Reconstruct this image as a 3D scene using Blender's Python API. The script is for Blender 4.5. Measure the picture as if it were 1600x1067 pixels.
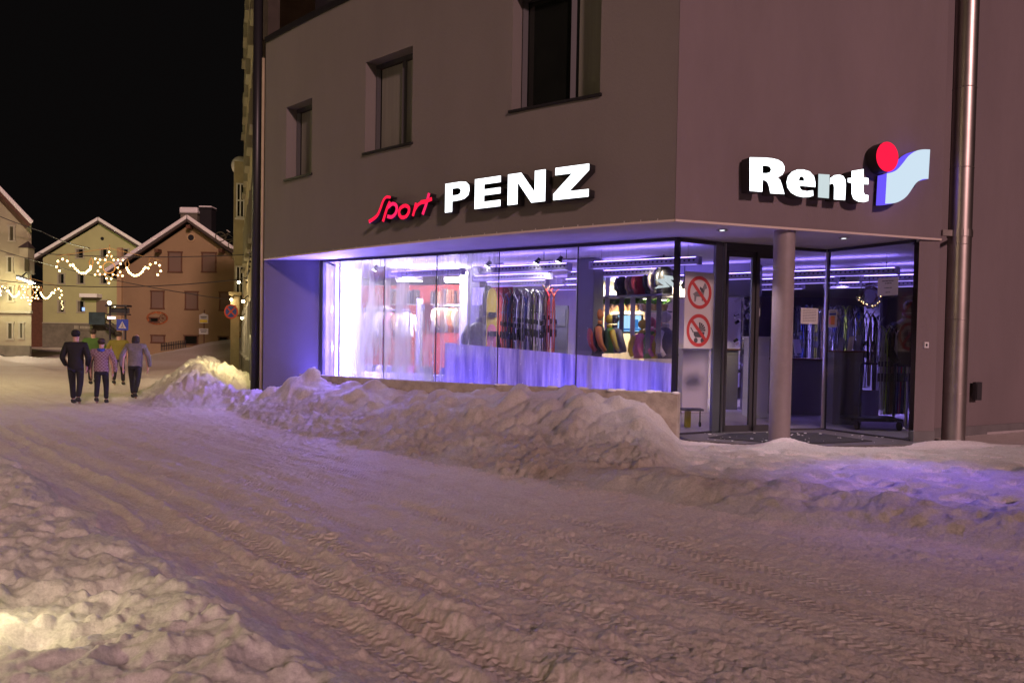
import bpy, bmesh, math, random
import numpy as np
from mathutils import Vector, Matrix
random.seed(7)
for o in list(bpy.data.objects): bpy.data.objects.remove(o)
SC = bpy.context.scene
COL = SC.collection
R_ = math.radians
# ------------------------------------------------------------------ camera
F_, PX, PY, CH = 1250.0, 800.0, 569.0, 1.6
pit, rol = R_(1.6), 0.0175
fw = Vector((0, math.cos(pit), -math.sin(pit))); r0 = Vector((1, 0, 0)); u0 = Vector((0, math.sin(pit), math.cos(pit)))
RV = math.cos(rol)*r0 + math.sin(rol)*u0; UV_ = math.cos(rol)*u0 - math.sin(rol)*r0
cd = bpy.data.cameras.new('camera'); cam = bpy.data.objects.new('camera', cd); COL.objects.link(cam)
m = Matrix.Identity(4)
for i in range(3):
    m[i][0] = RV[i]; m[i][1] = UV_[i]; m[i][2] = -fw[i]
m[2][3] = CH
cam.matrix_world = m
cd.sensor_width = 36; cd.lens = 36*F_/1600; cd.shift_y = (PY-533.5)/1600; cd.clip_end = 2000; cd.clip_start = .05
SC.camera = cam
# ------------------------------------------------------------------ night sky, street glow, exposure
W = bpy.data.worlds.new('World'); SC.world = W; W.use_nodes = True
bg = W.node_tree.nodes['Background']; bg.inputs[0].default_value = (.0030, .0026, .0026, 1); bg.inputs[1].default_value = 1.0
sl = bpy.data.lights.new('street_glow', 'SUN'); sl.energy = 1.78; sl.angle = R_(4); sl.color = (1.0, .595, .57)
so = bpy.data.objects.new('street_glow', sl); COL.objects.link(so)
so.rotation_euler = Vector((-.36, .84, -.36)).to_track_quat('-Z', 'Y').to_euler()
SC.view_settings.view_transform = 'Standard'; SC.view_settings.look = 'None'; SC.view_settings.gamma = 1; SC.view_settings.exposure = 0
SC.render.engine = 'CYCLES'; SC.cycles.use_denoising = True; SC.cycles.denoising_prefilter = 'ACCURATE'; SC.cycles.use_light_tree = True
SC.cycles.max_bounces = 8; SC.cycles.transparent_max_bounces = 16; SC.cycles.sample_clamp_indirect = 3; SC.cycles.caustics_reflective = False; SC.cycles.caustics_refractive = False

def at(px, py, Y):
    d = fw + RV*(px-PX)/F_ - UV_*(py-PY)/F_
    return Vector((0, 0, CH)) + d*(Y/d.y)

# ------------------------------------------------------------------ materials
def mat(name, col, rough=.6, metal=0, emit=None, es=0, vary=0, vscale=3, bump=0, bscale=20, spec=.5, vcol=None, stretch=None, ao=None):
    M = bpy.data.materials.new(name); M.use_nodes = True; N = M.node_tree.nodes; L = M.node_tree.links
    b = N['Principled BSDF']
    b.inputs['Base Color'].default_value = (*col, 1); b.inputs['Roughness'].default_value = rough; b.inputs['Metallic'].default_value = metal
    b.inputs['Specular IOR Level'].default_value = spec
    if emit: b.inputs['Emission Color'].default_value = (*emit, 1); b.inputs['Emission Strength'].default_value = es
    if vary or bump: 
        tc = N.new('ShaderNodeTexCoord'); mp = N.new('ShaderNodeMapping'); L.new(tc.outputs['Object'], mp.inputs[0])
        if stretch: mp.inputs['Scale'].default_value = stretch
    if vary:
        n = N.new('ShaderNodeTexNoise'); n.inputs['Scale'].default_value = vscale; n.inputs['Detail'].default_value = 6; n.inputs['Roughness'].default_value = .65
        L.new(mp.outputs[0], n.inputs['Vector'])
        mx = N.new('ShaderNodeMix'); mx.data_type = 'RGBA'
        c2 = vcol or tuple(c*(1-vary) for c in col)
        mx.inputs[6].default_value = (*c2, 1); mx.inputs[7].default_value = (*[min(1, c*(1+vary*.3)) for c in col], 1)
        cr = N.new('ShaderNodeMapRange'); cr.inputs[1].default_value = .35; cr.inputs[2].default_value = .65
        L.new(n.outputs[0], cr.inputs[0]); L.new(cr.outputs[0], mx.inputs[0]); L.new(mx.outputs[2], b.inputs['Base Color'])
    if bump:
        n2 = N.new('ShaderNodeTexNoise'); n2.inputs['Scale'].default_value = bscale; n2.inputs['Detail'].default_value = 5
        L.new(mp.outputs[0], n2.inputs['Vector'])
        bp = N.new('ShaderNodeBump'); bp.inputs['Strength'].default_value = bump; bp.inputs['Distance'].default_value = .02
        L.new(n2.outputs[0], bp.inputs['Height']); L.new(bp.outputs[0], b.inputs['Normal'])
    return M
def emis(name, col, s, sample=False):
    M = bpy.data.materials.new(name); M.use_nodes = True; M.cycles.emission_sampling = 'FRONT' if sample else 'NONE'; N = M.node_tree.nodes; L = M.node_tree.links
    N.remove(N['Principled BSDF']); e = N.new('ShaderNodeEmission'); e.inputs[0].default_value = (*col, 1); e.inputs[1].default_value = s
    L.new(e.outputs[0], N['Material Output'].inputs[0]); return M
def glassmat(name, tint=(1, 1, 1), refl=1.0, streak=0.0, base=0.0, sc=14):
    M = bpy.data.materials.new(name); M.use_nodes = True; N = M.node_tree.nodes; L = M.node_tree.links
    N.remove(N['Principled BSDF'])
    lw = N.new('ShaderNodeLayerWeight'); lw.inputs[0].default_value = .5
    pw = N.new('ShaderNodeMath'); pw.operation = 'POWER'; pw.inputs[1].default_value = 4.5; L.new(lw.outputs['Facing'], pw.inputs[0])
    ma = N.new('ShaderNodeMath'); ma.operation = 'MULTIPLY_ADD'; ma.inputs[1].default_value = .9*refl; ma.inputs[2].default_value = .045*refl; L.new(pw.outputs[0], ma.inputs[0])
    t = N.new('ShaderNodeBsdfTransparent'); t.inputs[0].default_value = (*tint, 1)
    g = N.new('ShaderNodeBsdfGlossy'); g.inputs['Roughness'].default_value = .01
    mx = N.new('ShaderNodeMixShader'); L.new(ma.outputs[0], mx.inputs[0]); L.new(t.outputs[0], mx.inputs[1]); L.new(g.outputs[0], mx.inputs[2])
    out = mx
    if streak:   # dried water streaks and condensation on the panes; base paints in light haze
        tc = N.new('ShaderNodeTexCoord'); mp = N.new('ShaderNodeMapping'); mp.inputs['Scale'].default_value = (sc, sc, .5); L.new(tc.outputs['Object'], mp.inputs[0])
        n = N.new('ShaderNodeTexNoise'); n.inputs['Scale'].default_value = 1.0; n.inputs['Detail'].default_value = 5; L.new(mp.outputs[0], n.inputs['Vector'])
        mr = N.new('ShaderNodeMapRange'); mr.inputs[1].default_value = .42; mr.inputs[2].default_value = .75; mr.inputs[4].default_value = streak; mr.inputs[3].default_value = base; L.new(n.outputs[0], mr.inputs[0])
        sx = N.new('ShaderNodeSeparateXYZ'); L.new(tc.outputs['Object'], sx.inputs[0])
        mz = N.new('ShaderNodeMapRange'); mz.inputs[1].default_value = .6; mz.inputs[2].default_value = 2.9; mz.inputs[3].default_value = 1; mz.inputs[4].default_value = .25 if not base else 1.0; L.new(sx.outputs[2], mz.inputs[0])
        mm = N.new('ShaderNodeMath'); mm.operation = 'MULTIPLY'; L.new(mr.outputs[0], mm.inputs[0]); L.new(mz.outputs[0], mm.inputs[1])
        tr = N.new('ShaderNodeBsdfTranslucent'); tr.inputs[0].default_value = (.8, .8, .85, 1)
        m2 = N.new('ShaderNodeMixShader'); L.new(mm.outputs[0], m2.inputs[0]); L.new(mx.outputs[0], m2.inputs[1]); L.new(tr.outputs[0], m2.inputs[2]); out = m2
    L.new(out.outputs[0], N['Material Output'].inputs[0]); return M

M = {}
M['plaster'] = mat('plaster', (.185, .166, .158), .85, vary=.09, vscale=.7, bump=.25, bscale=60, stretch=(1, 1, .35))
M['plaster2'] = mat('plaster_right', (.195, .155, .168), .85, vary=.12, vscale=.7, bump=.25, bscale=60, stretch=(1, 1, .3))
M['soffit'] = mat('soffit_paint', (.5, .47, .48), .7, vary=.05)
M['white'] = mat('white_paint', (.72, .70, .72), .6, vary=.06, vscale=2)
M['trim'] = mat('pale_trim', (.6, .5, .45), .6)
M['dark'] = mat('dark_metal', (.025, .024, .028), .4, .3)
M['frame'] = mat('anthracite', (.045, .042, .05), .45, .2)
M['alu'] = mat('aluminium', (.62, .6, .58), .3, 1)
M['steel'] = mat('stainless_steel', (.42, .37, .355), .38, 1, vary=.12, vscale=3)
M['colpaint'] = mat('column_paint', (.26, .215, .225), .5, vary=.1, vscale=5, bump=.1, bscale=90)
M['conc'] = mat('concrete', (.46, .41, .35), .85, vary=.3, vscale=5, bump=.5, bscale=25)
M['plinth'] = mat('grey_plinth', (.16, .15, .16), .8, vary=.2)
M['glass'] = glassmat('shop_glass', refl=1.25, streak=.20); M['fogglare'] = glassmat('fog_glare_glass', refl=1.25, streak=.78, base=.20, sc=4); M['hazeglass'] = glassmat('mist_glare_glass', refl=1.25, streak=.5, base=.12, sc=7)  # left panes: condensation plus an even haze painted in for the glare
M['glass2'] = glassmat('door_glass', tint=(.92, .93, .95), refl=.9)
M['winglass'] = mat('night_window', (.012, .014, .012), .06, spec=.6, vary=.4, vscale=.8)
M['blind'] = mat('window_blind', (.19, .19, .155), .8, vary=.15, vscale=1.5, stretch=(8, 8, .3))
M['letterside'] = mat('letter_return', (.018, .016, .018), .5)
M['litwhite'] = emis('lit_white', (.93, .97, 1.0), 2.6)
M['litblueish'] = emis('lit_pale_blue', (.60, .74, .86), 1.05)
M['litpale'] = emis('lit_pale', (.62, .72, .74), 1.0)
M['litred'] = emis('lit_red', (1.0, .012, .055), 1.25)
M['litpink'] = emis('lit_red2', (1.0, .02, .12), 1.15)
M['uvtube'] = emis('violet_tube', (.20, .13, 1.0), 60)
M['uvtube2'] = emis('white_tube', (.30, .26, 1.0), 40)
M['cstrip'] = emis('ceiling_strip', (.42, .30, 1.0), 1.6); M['cup'] = emis('ceiling_uplight', (.30, .20, 1.0), 21, True)
M['warmstrip'] = emis('warm_downlight', (1.0, .88, .62), 14)
M['spot'] = emis('spot_face', (1.0, .95, .92), 30)
M['bulb'] = emis('bulb', (1.0, .66, .26), 16)
M['lamp'] = emis('lamp_face', (1.0, .86, .55), 22)
M['lampwhite'] = emis('street_lamp_face', (.95, 1.0, .85), 40)
M['yellowlit'] = emis('yellow_lit_glass', (1.0, .80, .25), .85)
M['red'] = mat('red_wall', (.42, .07, .055), .6, vary=.1)
M['lilac'] = mat('lilac_reflection', (.75, .74, .95), .35, vary=.6, vscale=2.2, stretch=(3, 3, .25), vcol=(.22, .21, .52))  # pale and blue streaks painted as the reflection in the lower glass
M['inwall'] = mat('inner_wall', (.42, .38, .46), .8, vary=.05)
M['inceil'] = mat('inner_ceiling', (.72, .7, .74), .8)
M['infloor'] = mat('inner_floor', (.42, .38, .40), .35, vary=.12, vscale=1.2)
M['beige'] = mat('beige_wall', (.72, .64, .48), .8)
M['carpet'] = mat('wet_mat', (.03, .028, .035), .9, vary=.4, vscale=12, bump=.6, bscale=80)
M['paver'] = mat('wet_paving', (.13, .12, .125), .5, vary=.35, vscale=5, bump=.2)
M['paper'] = mat('paper', (.50, .48, .49), .7, vary=.04)
M['ink'] = mat('print_ink', (.06, .06, .07), .7)
M['signred'] = mat('print_red', (.42, .045, .045), .6)
M['brownwood'] = mat('brown_wood', (.12, .05, .025), .7, vary=.3)
M['black'] = mat('black_plastic', (.015, .015, .017), .4)
M['greyp'] = mat('grey_laminate', (.17, .165, .18), .5, vary=.06)
M['whitep'] = mat('white_laminate', (.75, .73, .78), .4)
def snowmat(name, base, dirt, dscale=2.2, bump=.5, damt=.5, use_attr=False):
    S = bpy.data.materials.new(name); S.use_nodes = True; N = S.node_tree.nodes; L = S.node_tree.links; b = N['Principled BSDF']
    b.inputs['Roughness'].default_value = .55; b.inputs['Specular IOR Level'].default_value = .35
    tc = N.new('ShaderNodeTexCoord')
    n = N.new('ShaderNodeTexNoise'); n.inputs['Scale'].default_value = dscale; n.inputs['Detail'].default_value = 9; n.inputs['Roughness'].default_value = .72; L.new(tc.outputs['Object'], n.inputs['Vector'])
    mr = N.new('ShaderNodeMapRange'); mr.inputs[1].default_value = .47; mr.inputs[2].default_value = .72; mr.inputs[4].default_value = damt; L.new(n.outputs[0], mr.inputs[0])
    mx = N.new('ShaderNodeMix'); mx.data_type = 'RGBA'; mx.inputs[6].default_value = (*base, 1); mx.inputs[7].default_value = (*dirt, 1)
    fac = mr.outputs[0]
    at_ = N.new('ShaderNodeAttribute'); at_.attribute_name = 'dirt'
    ad = N.new('ShaderNodeMath'); ad.operation = 'ADD'; ad.use_clamp = True; L.new(fac, ad.inputs[0]); L.new(at_.outputs['Fac'], ad.inputs[1])
    mu = N.new('ShaderNodeMath'); mu.operation = 'MULTIPLY'; mu.inputs[1].default_value = .85; L.new(ad.outputs[0], mu.inputs[0])
    L.new(mu.outputs[0], mx.inputs[0])
    gn = N.new('ShaderNodeTexNoise'); gn.inputs['Scale'].default_value = 38; gn.inputs['Detail'].default_value = 6; gn.inputs['Roughness'].default_value = .85; L.new(tc.outputs['Object'], gn.inputs['Vector'])
    gr = N.new('ShaderNodeMapRange'); gr.inputs[1].default_value = .30; gr.inputs[2].default_value = .62; gr.inputs[3].default_value = .68; gr.inputs[4].default_value = 1.12; L.new(gn.outputs[0], gr.inputs[0])
    gm = N.new('ShaderNodeVectorMath'); gm.operation = 'SCALE'; L.new(mx.outputs[2], gm.inputs[0]); L.new(gr.outputs[0], gm.inputs['Scale']); L.new(gm.outputs[0], b.inputs['Base Color'])
    n2 = N.new('ShaderNodeTexNoise'); n2.inputs['Scale'].default_value = 26; n2.inputs['Detail'].default_value = 9; n2.inputs['Roughness'].default_value = .8; L.new(tc.outputs['Object'], n2.inputs['Vector'])
    bp = N.new('ShaderNodeBump'); bp.inputs['Strength'].default_value = bump; bp.inputs['Distance'].default_value = .09; L.new(n2.outputs[0], bp.inputs['Height'])
    # tyre tread: chevron bars inside the track strips (uv = metres along / across the road)
    ua = N.new('ShaderNodeUVMap'); ua.uv_map = 'road'
    sx = N.new('ShaderNodeSeparateXYZ'); L.new(ua.outputs[0], sx.inputs[0])
    ab = N.new('ShaderNodeMath'); ab.operation = 'PINGPONG'; ab.inputs[1].default_value = .055; L.new(sx.outputs[1], ab.inputs[0])
    ma = N.new('ShaderNodeMath'); ma.operation = 'MULTIPLY_ADD'; ma.inputs[1].default_value = .8; L.new(ab.outputs[0], ma.inputs[0]); L.new(sx.outputs[0], ma.inputs[2])
    m3 = N.new('ShaderNodeMath'); m3.operation = 'MULTIPLY'; m3.inputs[1].default_value = 2*math.pi/.06; L.new(ma.outputs[0], m3.inputs[0])
    si = N.new('ShaderNodeMath'); si.operation = 'SINE'; L.new(m3.outputs[0], si.inputs[0])
    tr = N.new('ShaderNodeAttribute'); tr.attribute_name = 'track'
    m4 = N.new('ShaderNodeMath'); m4.operation = 'MULTIPLY'; L.new(si.outputs[0], m4.inputs[0]); L.new(tr.outputs['Fac'], m4.inputs[1])
    bp2 = N.new('ShaderNodeBump'); bp2.inputs['Strength'].default_value = .42; bp2.inputs['Distance'].default_value = .022; L.new(m4.outputs[0], bp2.inputs['Height']); L.new(bp.outputs[0], bp2.inputs['Normal'])
    L.new(bp2.outputs[0], b.inputs['Normal']); return S
M['snow'] = snowmat('snow', (.74, .72, .72), (.42, .33, .27), bump=.45, damt=.35)
M['snowroad'] = snowmat('packed_snow', (.82, .74, .74), (.60, .47, .41), 3.0, .62, .5)
M['snowbank'] = snowmat('ploughed_snow', (.72, .68, .66), (.40, .30, .23), 1.6, .7, .55)
M['snowcap'] = mat('roof_snow', (.78, .76, .76), .6, bump=.4, bscale=8)

# ------------------------------------------------------------------ mesh helpers
class MB:
    def __init__(s): s.v = []; s.f = []; s.mi = []
    def add(s, vs, fs, mi=0):
        k = len(s.v); s.v += [tuple(v) for v in vs]; s.f += [[i+k for i in f] for f in fs]; s.mi += [mi]*len(fs); return s
    def box(s, c, size, rz=0, mi=0, tilt=None):
        hx, hy, hz = size[0]/2, size[1]/2, size[2]/2
        mt = Matrix.Rotation(rz, 3, 'Z')
        if tilt is not None: mt = mt @ tilt
        vs = [Vector(c) + mt @ Vector((x*hx, y*hy, z*hz)) for z in (-1, 1) for x, y in ((-1, -1), (1, -1), (1, 1), (-1, 1))]
        return s.add(vs, [(3, 2, 1, 0), (4, 5, 6, 7), (0, 1, 5, 4), (1, 2, 6, 5), (2, 3, 7, 6), (3, 0, 4, 7)], mi)
    def bar(s, a, b, w, d, mi=0, up=Vector((0, 0, 1))):
        a, b = Vector(a), Vector(b); t = (b-a).normalized()
        if abs(t.dot(up)) > .99: up = Vector((0, 1, 0))
        x = t.cross(up).normalized(); y = x.cross(t).normalized()
        vs = [p + x*sx*w/2 + y*sy*d/2 for p in (a, b) for sx, sy in ((-1, -1), (1, -1), (1, 1), (-1, 1))]
        return s.add(vs, [(3, 2, 1, 0), (4, 5, 6, 7), (0, 1, 5, 4), (1, 2, 6, 5), (2, 3, 7, 6), (3, 0, 4, 7)], mi)
    def tube(s, pts, r, n=8, mi=0):
        pts = [Vector(p) for p in pts]; rr = r if isinstance(r, (list, tuple)) else [r]*len(pts)
        vs = []; fs = []; prev = None
        for i, p in enumerate(pts):
            t = (pts[min(i+1, len(pts)-1)] - pts[max(i-1, 0)]).normalized()
            if prev is None:
                x = t.cross(Vector((0, 0, 1)) if abs(t.z) < .9 else Vector((1, 0, 0))).normalized()
            else: x = (prev - t*prev.dot(t)).normalized()
            prev = x; y = t.cross(x)
            vs += [p + (x*math.cos(2*math.pi*j/n) + y*math.sin(2*math.pi*j/n))*rr[i] for j in range(n)]
        for i in range(len(pts)-1):
            for j in range(n): fs.append((i*n+j, i*n+(j+1) % n, (i+1)*n+(j+1) % n, (i+1)*n+j))
        fs.append(tuple(range(n))[::-1]); fs.append(tuple(range((len(pts)-1)*n, len(pts)*n)))
        return s.add(vs, fs, mi)
    def lathe(s, prof, c=(0, 0, 0), n=16, mi=0, caps=True):
        vs = []; fs = []
        for r, z in prof: vs += [(c[0]+r*math.cos(2*math.pi*j/n), c[1]+r*math.sin(2*math.pi*j/n), c[2]+z) for j in range(n)]
        for i in range(len(prof)-1):
            for j in range(n): fs.append((i*n+j, i*n+(j+1) % n, (i+1)*n+(j+1) % n, (i+1)*n+j))
        if caps: fs.append(tuple(range(n))[::-1]); fs.append(tuple(range((len(prof)-1)*n, len(prof)*n)))
        return s.add(vs, fs, mi)
    def prism(s, pts, z0, z1, mi=0):
        n = len(pts); vs = [(x, y, z0) for x, y in pts] + [(x, y, z1) for x, y in pts]
        fs = [tuple(range(n))[::-1], tuple(range(n, 2*n))] + [(i, (i+1) % n, n+(i+1) % n, n+i) for i in range(n)]
        return s.add(vs, fs, mi)
    def plate(s, pts3, nrm, th, mi=0):     # planar outline extruded along nrm
        n = len(pts3); nv = Vector(nrm).normalized()*th
        vs = [Vector(p) for p in pts3] + [Vector(p)+nv for p in pts3]
        fs = [tuple(range(n))[::-1], tuple(range(n, 2*n))] + [(i, (i+1) % n, n+(i+1) % n, n+i) for i in range(n)]
        return s.add(vs, fs, mi)
    def sphere(s, c, r, n=10, m_=7, mi=0, sq=(1, 1, 1)):
        vs = []; fs = []
        for i in range(1, m_):
            th = math.pi*i/m_
            vs += [(c[0]+sq[0]*r*math.sin(th)*math.cos(2*math.pi*j/n), c[1]+sq[1]*r*math.sin(th)*math.sin(2*math.pi*j/n), c[2]+sq[2]*r*math.cos(th)) for j in range(n)]
        a = len(vs); vs += [(c[0], c[1], c[2]+sq[2]*r), (c[0], c[1], c[2]-sq[2]*r)]
        for i in range(m_-2):
            for j in range(n): fs.append((i*n+j, (i+1)*n+j, (i+1)*n+(j+1) % n, i*n+(j+1) % n))
        for j in range(n): fs.append((a, j, (j+1) % n)); fs.append((a+1, (m_-2)*n+(j+1) % n, (m_-2)*n+j))
        return s.add(vs, fs, mi)
def tag(o, label=None, cat=None, group=None, kind=None):
    if label: o['label'] = label
    if cat: o['category'] = cat
    if group: o['group'] = group
    if kind: o['kind'] = kind
    return o
def obj(name, mb, mats, parent=None, smooth=False, world=True, bevel=0):
    me = bpy.data.meshes.new(name); me.from_pydata([tuple(v) for v in mb.v], [], mb.f)
    mats = mats if isinstance(mats, (list, tuple)) else [mats]
    for x in mats: me.materials.append(M[x] if isinstance(x, str) else x)
    if len(mats) > 1: me.polygons.foreach_set('material_index', mb.mi)
    bm = bmesh.new(); bm.from_mesh(me); bmesh.ops.recalc_face_normals(bm, faces=bm.faces); bm.to_mesh(me); bm.free()
    if smooth: me.polygons.foreach_set('use_smooth', [True]*len(me.polygons))
    o = bpy.data.objects.new(name, me); COL.objects.link(o)
    if parent:
        o.parent = parent
        if world and parent.type == 'EMPTY': o.location = -parent.location
    if bevel:
        bv = o.modifiers.new('bevel', 'BEVEL'); bv.width = bevel; bv.segments = 2; bv.limit_method = 'ANGLE'
    return o
def thing(name, label, cat, loc=(0, 0, 0), rz=0, group=None):
    o = bpy.data.objects.new(name, None); COL.objects.link(o); o.location = loc; o.rotation_euler = (0, 0, rz); o.empty_display_size = .1
    return tag(o, label, cat, group)
def copy_tree(o, parent=None):
    c = o.copy(); COL.objects.link(c); c.parent = parent
    if parent: c.location = o.location
    for ch in list(o.children): copy_tree(ch, c)
    return c
def T1(name, mb, mats, label, cat, group=None, **k):
    return tag(obj(name, mb, mats, **k), label, cat, group)
def S1(name, mb, mats, **k):
    return tag(obj(name, mb, mats, **k), kind='structure')

# ------------------------------------------------------------------ noise
def _h(ix, iy, seed):
    n = (ix.astype(np.int64)*374761393 + iy.astype(np.int64)*668265263 + seed*1442695041) & 0xffffffff
    n = ((n ^ (n >> 13))*1274126177) & 0xffffffff
    return ((n ^ (n >> 16)) & 0xffff)/65535.0
def vn(x, y, seed=0):
    ix = np.floor(x); iy = np.floor(y); fx = x-ix; fy = y-iy
    fx = fx*fx*fx*(fx*(fx*6-15)+10); fy = fy*fy*fy*(fy*(fy*6-15)+10)
    a = _h(ix, iy, seed); b = _h(ix+1, iy, seed); c = _h(ix, iy+1, seed); d = _h(ix+1, iy+1, seed)
    return (a+(b-a)*fx)+((c+(d-c)*fx)-(a+(b-a)*fx))*fy - .5
def fbm(x, y, oct=4, seed=0, gain=.5):
    s = 0; am = 1; t = 0
    for i in range(oct):
        c, sn = math.cos(i*1.1), math.sin(i*1.1)
        s = s + am*vn((x*c-y*sn)*2**i+i*17.3, (x*sn+y*c)*2**i, seed+i); t += am; am *= gain
    return s*2/t
def worley(x, y, seed=0):
    ix = np.floor(x); iy = np.floor(y); d = np.full_like(x, 9.0); hv = np.zeros_like(x)
    for i in (-1, 0, 1):
        for j in (-1, 0, 1):
            cx = ix+i; cy = iy+j; px = cx+_h(cx, cy, seed); py = cy+_h(cx, cy, seed+91); q = np.hypot(x-px, y-py)
            m_ = q < d; d = np.where(m_, q, d); hv = np.where(m_, _h(cx, cy, seed+7), hv)
    return d, hv
def blobs(x, y, seed, r, thr=.4, p=2.0, vary=True):
    ix = np.floor(x); iy = np.floor(y); out = np.zeros_like(x)
    for i in (-1, 0, 1):
        for j in (-1, 0, 1):
            cx = ix+i; cy = iy+j; q = np.hypot(x-cx-_h(cx, cy, seed), y-cy-_h(cx, cy, seed+91)); hv = _h(cx, cy, seed+7)
            rr_ = r*(.6+.4*hv) if vary else r
            out = np.maximum(out, np.clip(1-(q/rr_)**p, 0, 1)*(hv > thr)*(.5+.5*hv))
    return out
def sst(a, b, x): 
    t = np.clip((x-a)/(b-a), 0, 1); return t*t*(3-2*t)

# ------------------------------------------------------------------ ground height
UX, UY = .66, -.75; NX, NY = .75, .66
def terrain(x, y):
    u = x*UX+y*UY; v = x*NX+y*NY
    vf = np.interp(u, [-40, -20, -17.5, -12, -8, -5, -2, 5], [7.5, 7.0, 6.9, 5.8, 5.75, 5.85, 6.7, 7.3]) + .22*fbm(u*.9, u*.0+3, 3, 11)
    w = v-vf
    road = 1-sst(-.1, .5, w)
    near = sst(34, 14, y)
    # packed road
    h = .035*fbm(u*.35, v*1.1, 3, 1) + near*(.014*fbm(u*.8, v*6, 4, 2, .6) + .024*fbm(x*7, y*7, 5, 3, .72)*(.4+1.2*np.clip(fbm(x*.5, y*.5, 3, 4)+.4, 0, 1)))
    far_gone = sst(20, 60, y); h = h + far_gone*.45
    track = np.zeros_like(x); 
    wob = .10*fbm(u*.35, u*0+1, 2, 21)
    for v0, wd, dp in ((2.28, .11, .035), (2.62, .10, .03), (3.05, .11, .02), (3.55, .10, .018), (4.3, .11, .014), (4.75, .1, .012), (5.2, .1, .01)):
        g = np.exp(-((v-v0-wob*(1+.3*math.sin(v0*7)))/wd)**4)
        br = .55+.45*np.tanh(4*fbm(u*.5+v0*9, u*0+v0, 2, 31)+1.2)
        dp = dp*.65; h = h - g*dp*near*br; track = np.maximum(track, g*br*near)
        h = h + .6*dp*near*np.exp(-((np.abs(v-v0-wob)-wd-.06)/.05)**2)*(1+fbm(x*7, y*7, 2, 5))
    # broken ridges between the ruts
    rid = np.exp(-((v-2.95-.25*fbm(u*.5, u*0, 2, 41))/.22)**2)*sst(-9, -4, u)
    h = h + rid*(.035+.07*np.clip(fbm(x*3.2, y*3.2, 4, 6)+.35, 0, 1))
    # lumpy trodden verge on the left
    vg = sst(.12, -.45, v-1.92-.22*fbm(u*1.1, u*0+5, 3, 12))*sst(15, 10, y)
    lum = np.abs(fbm(x*1.35, y*1.35, 4, 7, .5)); 
    pit_ = fbm(x*2.6, y*2.6, 3, 8)
    wx, wy = x+.12*fbm(x*3, y*3, 2, 81), y+.12*fbm(x*3, y*3, 2, 82)
    feet = -.075*blobs(wx*2.5, wy*2.1, 5, .50, .25, 2.6) - .05*blobs(wx*4.1+3, wy*3.7, 6, .5, .4, 2.2) + .030*blobs(wx*7.5, wy*7.5, 8, .45, .45, 1.6)
    h = h*(1-vg) + vg*(.19 + .09*fbm(x*.9, y*.9, 3, 7) + feet + .045*fbm(x*3.2, y*3.2, 4, 8, .55) + .016*fbm(x*12, y*12, 3, 9))
    track = track*(1-vg)
    # clods along the ruts
    cl = np.clip(vn(x*9, y*9, 51)-.25, 0, 1)*near
    h = h + cl*.10*np.exp(-((v-2.9)/1.1)**2)*(1-vg) + near*road*(1-vg)*(.022*blobs(x*8, y*8, 33, .45, .5, 1.5) + .013*blobs(x*19, y*19, 35, .5, .45, 1.4))*np.clip(.35+1.1*fbm(x*.8, y*.8, 3, 34), 0, 1.2)
    # ploughed bank before the retaining wall
    D = np.interp(u, [-18, -16.7, -14.1, -11.2, -8.2, -5], [1.3, 1.5, 2.45, 3.6, 4.8, 5.0])
    t = np.clip(w/D, 0, 1.3)
    prof = np.interp(t, [0, .12, .45, .62, .86, 1.3], [0, .12, .40, .74, 1.0, 1.0])
    H = np.interp(u, [-22, -18.3, -17.2, -16.6, -15.9, -15.1, -14.2, -12.9, -12.2, -10.8, -9.8, -8.7, -8.2, -7, -5], [0, .02, .45, .52, .84, .58, .68, .52, .62, .68, .72, .70, .66, .55, .45])
    endm = sst(2.9, 2.0, x + .16*(13-y) + .15*fbm(x*1.3, y*1.3, 3, 62))*sst(7.2, 9.6, y+.35*x*0 + .3*fbm(x, y, 2, 61))
    endm = endm*sst(-19.2, -17.0, u)
    rough = fbm(x*2.2, y*2.2, 5, 13, .6)
    jx, jy = x+.05*fbm(x*9, y*9, 2, 83), y+.05*fbm(x*9, y*9, 2, 84)
    clods = .060*blobs(jx*4.6, jy*4.6, 15, .48, .5, 1.8) + .035*blobs(jx*9, jy*9, 16, .5, .35, 1.5) + .020*blobs(jx*17, jy*17, 17, .5, .3, 1.3)
    bank = H*prof*endm*(1+.16*fbm(x*.9, y*.9, 3, 14)*sst(0, .5, t)) + endm*sst(.2, .6, t)*(.15*blobs(jx*1.9, jy*1.9, 55, .52, .3, 1.6) - .04)
    bank = bank + endm*sst(0, .1, t)*(.10*rough*(1-.4*sst(.5, .8, t)) + clods*(1-.8*sst(.45, .7, t)) + .03*fbm(x*11, y*11, 4, 15, .65)*(1-.5*sst(.5, .75, t)))
    bank = bank + endm*.10*(np.abs(fbm(u*1.9, v*.8, 3, 16)))*sst(.3, .7, t)*sst(1.3, .8, t)
    # low ploughed ridge on the right, snow field before the entrance
    rr = w-.95-.2*fbm(u*1.2, u*0, 3, 17)
    low = sst(-.6, .4, x-.2)*np.where(rr < 0, np.exp(-(rr/.42)**2), np.exp(-(rr/.9)**2))*sst(14, 10.5, y)
    low = low*sst(-.1, .5, w)
    bank = np.maximum(bank, low*(.16 + .15*fbm(x*1.7, y*1.7, 4, 18) + .05*np.abs(rough)))
    fld = sst(.3, 1.4, w)*sst(1.2, 2.8, x)*sst(13.0, 12.2, y - .42*np.clip(x-6.9, 0, 5))
    foot = np.abs(fbm(x*2.1, y*2.1, 3, 19))
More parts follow.
